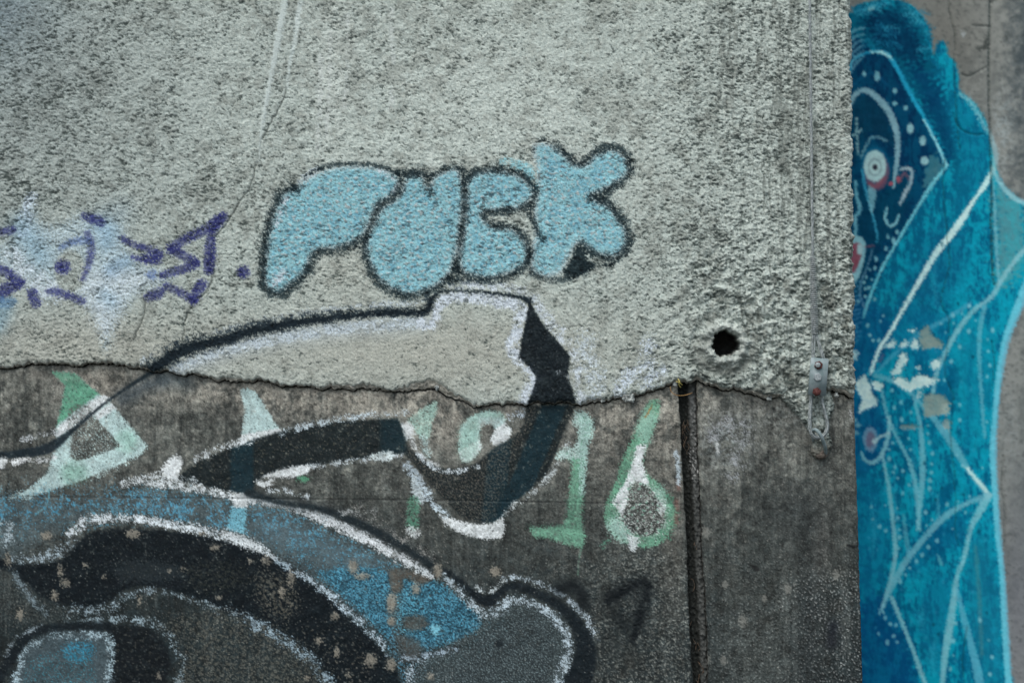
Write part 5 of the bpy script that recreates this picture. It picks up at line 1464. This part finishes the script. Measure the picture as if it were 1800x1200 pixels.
def bolt(u, v, r, h, mat, hexa=True, washer=True, tip=None):
    bm = bmesh.new()
    c = W3(u, v, YW - 0.010)
    def disc(rad, y0, y1, seg, rot=0.3, top=0.86):
        lo_ = [bm.verts.new(c + Vector((math.cos(2 * math.pi * k / seg + rot) * rad, y0, math.sin(2 * math.pi * k / seg + rot) * rad))) for k in range(seg)]
        mi_ = [bm.verts.new(c + Vector((math.cos(2 * math.pi * k / seg + rot) * rad, y1 + 0.0007, math.sin(2 * math.pi * k / seg + rot) * rad))) for k in range(seg)]
        hi_ = [bm.verts.new(c + Vector((math.cos(2 * math.pi * k / seg + rot) * rad * top, y1, math.sin(2 * math.pi * k / seg + rot) * rad * top))) for k in range(seg)]
        for A_, B_ in ((lo_, mi_), (mi_, hi_)):
            for k in range(seg):
                bm.faces.new((A_[k], A_[(k + 1) % seg], B_[(k + 1) % seg], B_[k]))
        bm.faces.new(hi_)
    disc(r, 0.0, -h, 6 if hexa else 18)
    b = finish("bolt", bm, mat, clamp)
    for p in b.data.polygons: p.use_smooth = False
    if tip:
        bm = bmesh.new()
        c = W3(u + tip[0], v + tip[1], YW - 0.010 - h)
        disc(r * 0.62, 0.0, -0.003, 14, 0, 0.8)
        t2 = finish("bolt_end", bm, M_BOLT if not tip[2] else M_RUST, b)
        t2.matrix_parent_inverse = Matrix.Identity(4)
    return b
b1 = bolt(1433.6, 641, 0.0088, 0.0045, M_RUST, True, tip=(-1.5, -0.5, 0)); b1["label"] = "rusty bolt at the top"
b2 = bolt(1432.2, 661.5, 0.0086, 0.0040, M_BOLT, True); b2["label"] = "clean grey bolt in the middle"
b3 = bolt(1430.5, 687, 0.0090, 0.0050, M_RUST, True, tip=(-0.5, 1.0, 1)); b3["label"] = "rust-red bolt at the bottom"

eye = empty("wall_eye", tuple(W3(1443, 792, 0.0)))
tag(eye, "bent steel eye hook set in the wall and holding the wire loop", "hook")
hp = [(1451, 800, 0.0), (1450, 793, -0.014), (1447, 783, -0.030), (1442, 771, -0.041), (1436, 760, -0.047), (1430, 753, -0.044), (1426, 755, -0.032), (1427, 764, -0.016), (1430, 774, -0.002)]
finish("hook", tube([W3(a, b, c) for a, b, c in [tuple(x) for x in spl(hp, 7)]], 0.0036, 10), M_PLATE, eye)
bm = bmesh.new()
bmesh.ops.create_uvsphere(bm, u_segments=28, v_segments=16, radius=1)
rg = random.Random(3)
for v in bm.verts:
    k = 1 + rg.uniform(-.06, .06)
    v.co = W3(1443, 796, 0.0) + Vector((v.co.x * k * 0.0145, v.co.y * k * 0.012 - 0.003, v.co.z * k * 0.0125))
finish("anchor_plug", bm, plain_material("rusty_mortar", (0.06, 0.05, 0.04), (0.20, 0.17, 0.14), 170, 0.95, bump=1.0, dist=0.002), eye)

# ------------------------------------------------------------------ dry stalks caught at the top of the joint
bm = tube([W3(a, b, c) for a, b, c in [tuple(x) for x in spl([(1178, 679, -0.012), (1180, 688, -0.014), (1190, 694, -0.013), (1204, 694, -0.008), (1217, 690, -0.003)], 6)]], 0.0008, 5)
o = finish("dry_stalk", bm, M_STRAW)
tag(o, "thin orange dry stalk lying across the top of the joint", "stalk")
bm = bmesh.new()
tube([W3(a, b, c) for a, b, c in [tuple(x) for x in spl([(1191, 665, -0.022), (1194, 670, -0.024), (1193, 675, -0.020), (1196, 680, -0.012)], 5)]], 0.0013, 5, bm)
tube([W3(a, b, c) for a, b, c in [tuple(x) for x in spl([(1188, 670, -0.020), (1193, 671, -0.026), (1199, 676, -0.018)], 5)]], 0.0009, 5, bm)
o = finish("dry_stalk", bm, plain_material("yellow_stalk", (0.38, 0.33, 0.08), (0.5, 0.44, 0.14), 80, 0.8))
tag(o, "short yellow stalk tip poking from under the render edge", "stalk")
# tangled rootlets in the joint
bm = bmesh.new()
rg = random.Random(8)
for k in range(20):
    v0 = rg.choice([rg.uniform(735, 780), rg.uniform(735, 800), rg.uniform(1120, 1200), rg.uniform(690, 1200)])
    u0 = joint_l(v0) + rg.uniform(4, 16)
    pts = [(u0, v0, 0.022)]
    for j in range(3):
        a, b, c = pts[-1]
        pts.append((a + rg.uniform(-5, 5), b + rg.uniform(2, 10), 0.012 + rg.uniform(-0.004, 0.008)))
    tube([W3(float(a), b, c) for a, b, c in [tuple(x) for x in spl(pts, 4)]], 0.0005, 4, bm)
o = finish("rootlets", bm, plain_material("root_fibre", (0.05, 0.038, 0.026), (0.12, 0.08, 0.05), 80, 0.9))
tag(o, "fine brown rootlets tangled in the dark joint", "roots", kind="stuff")
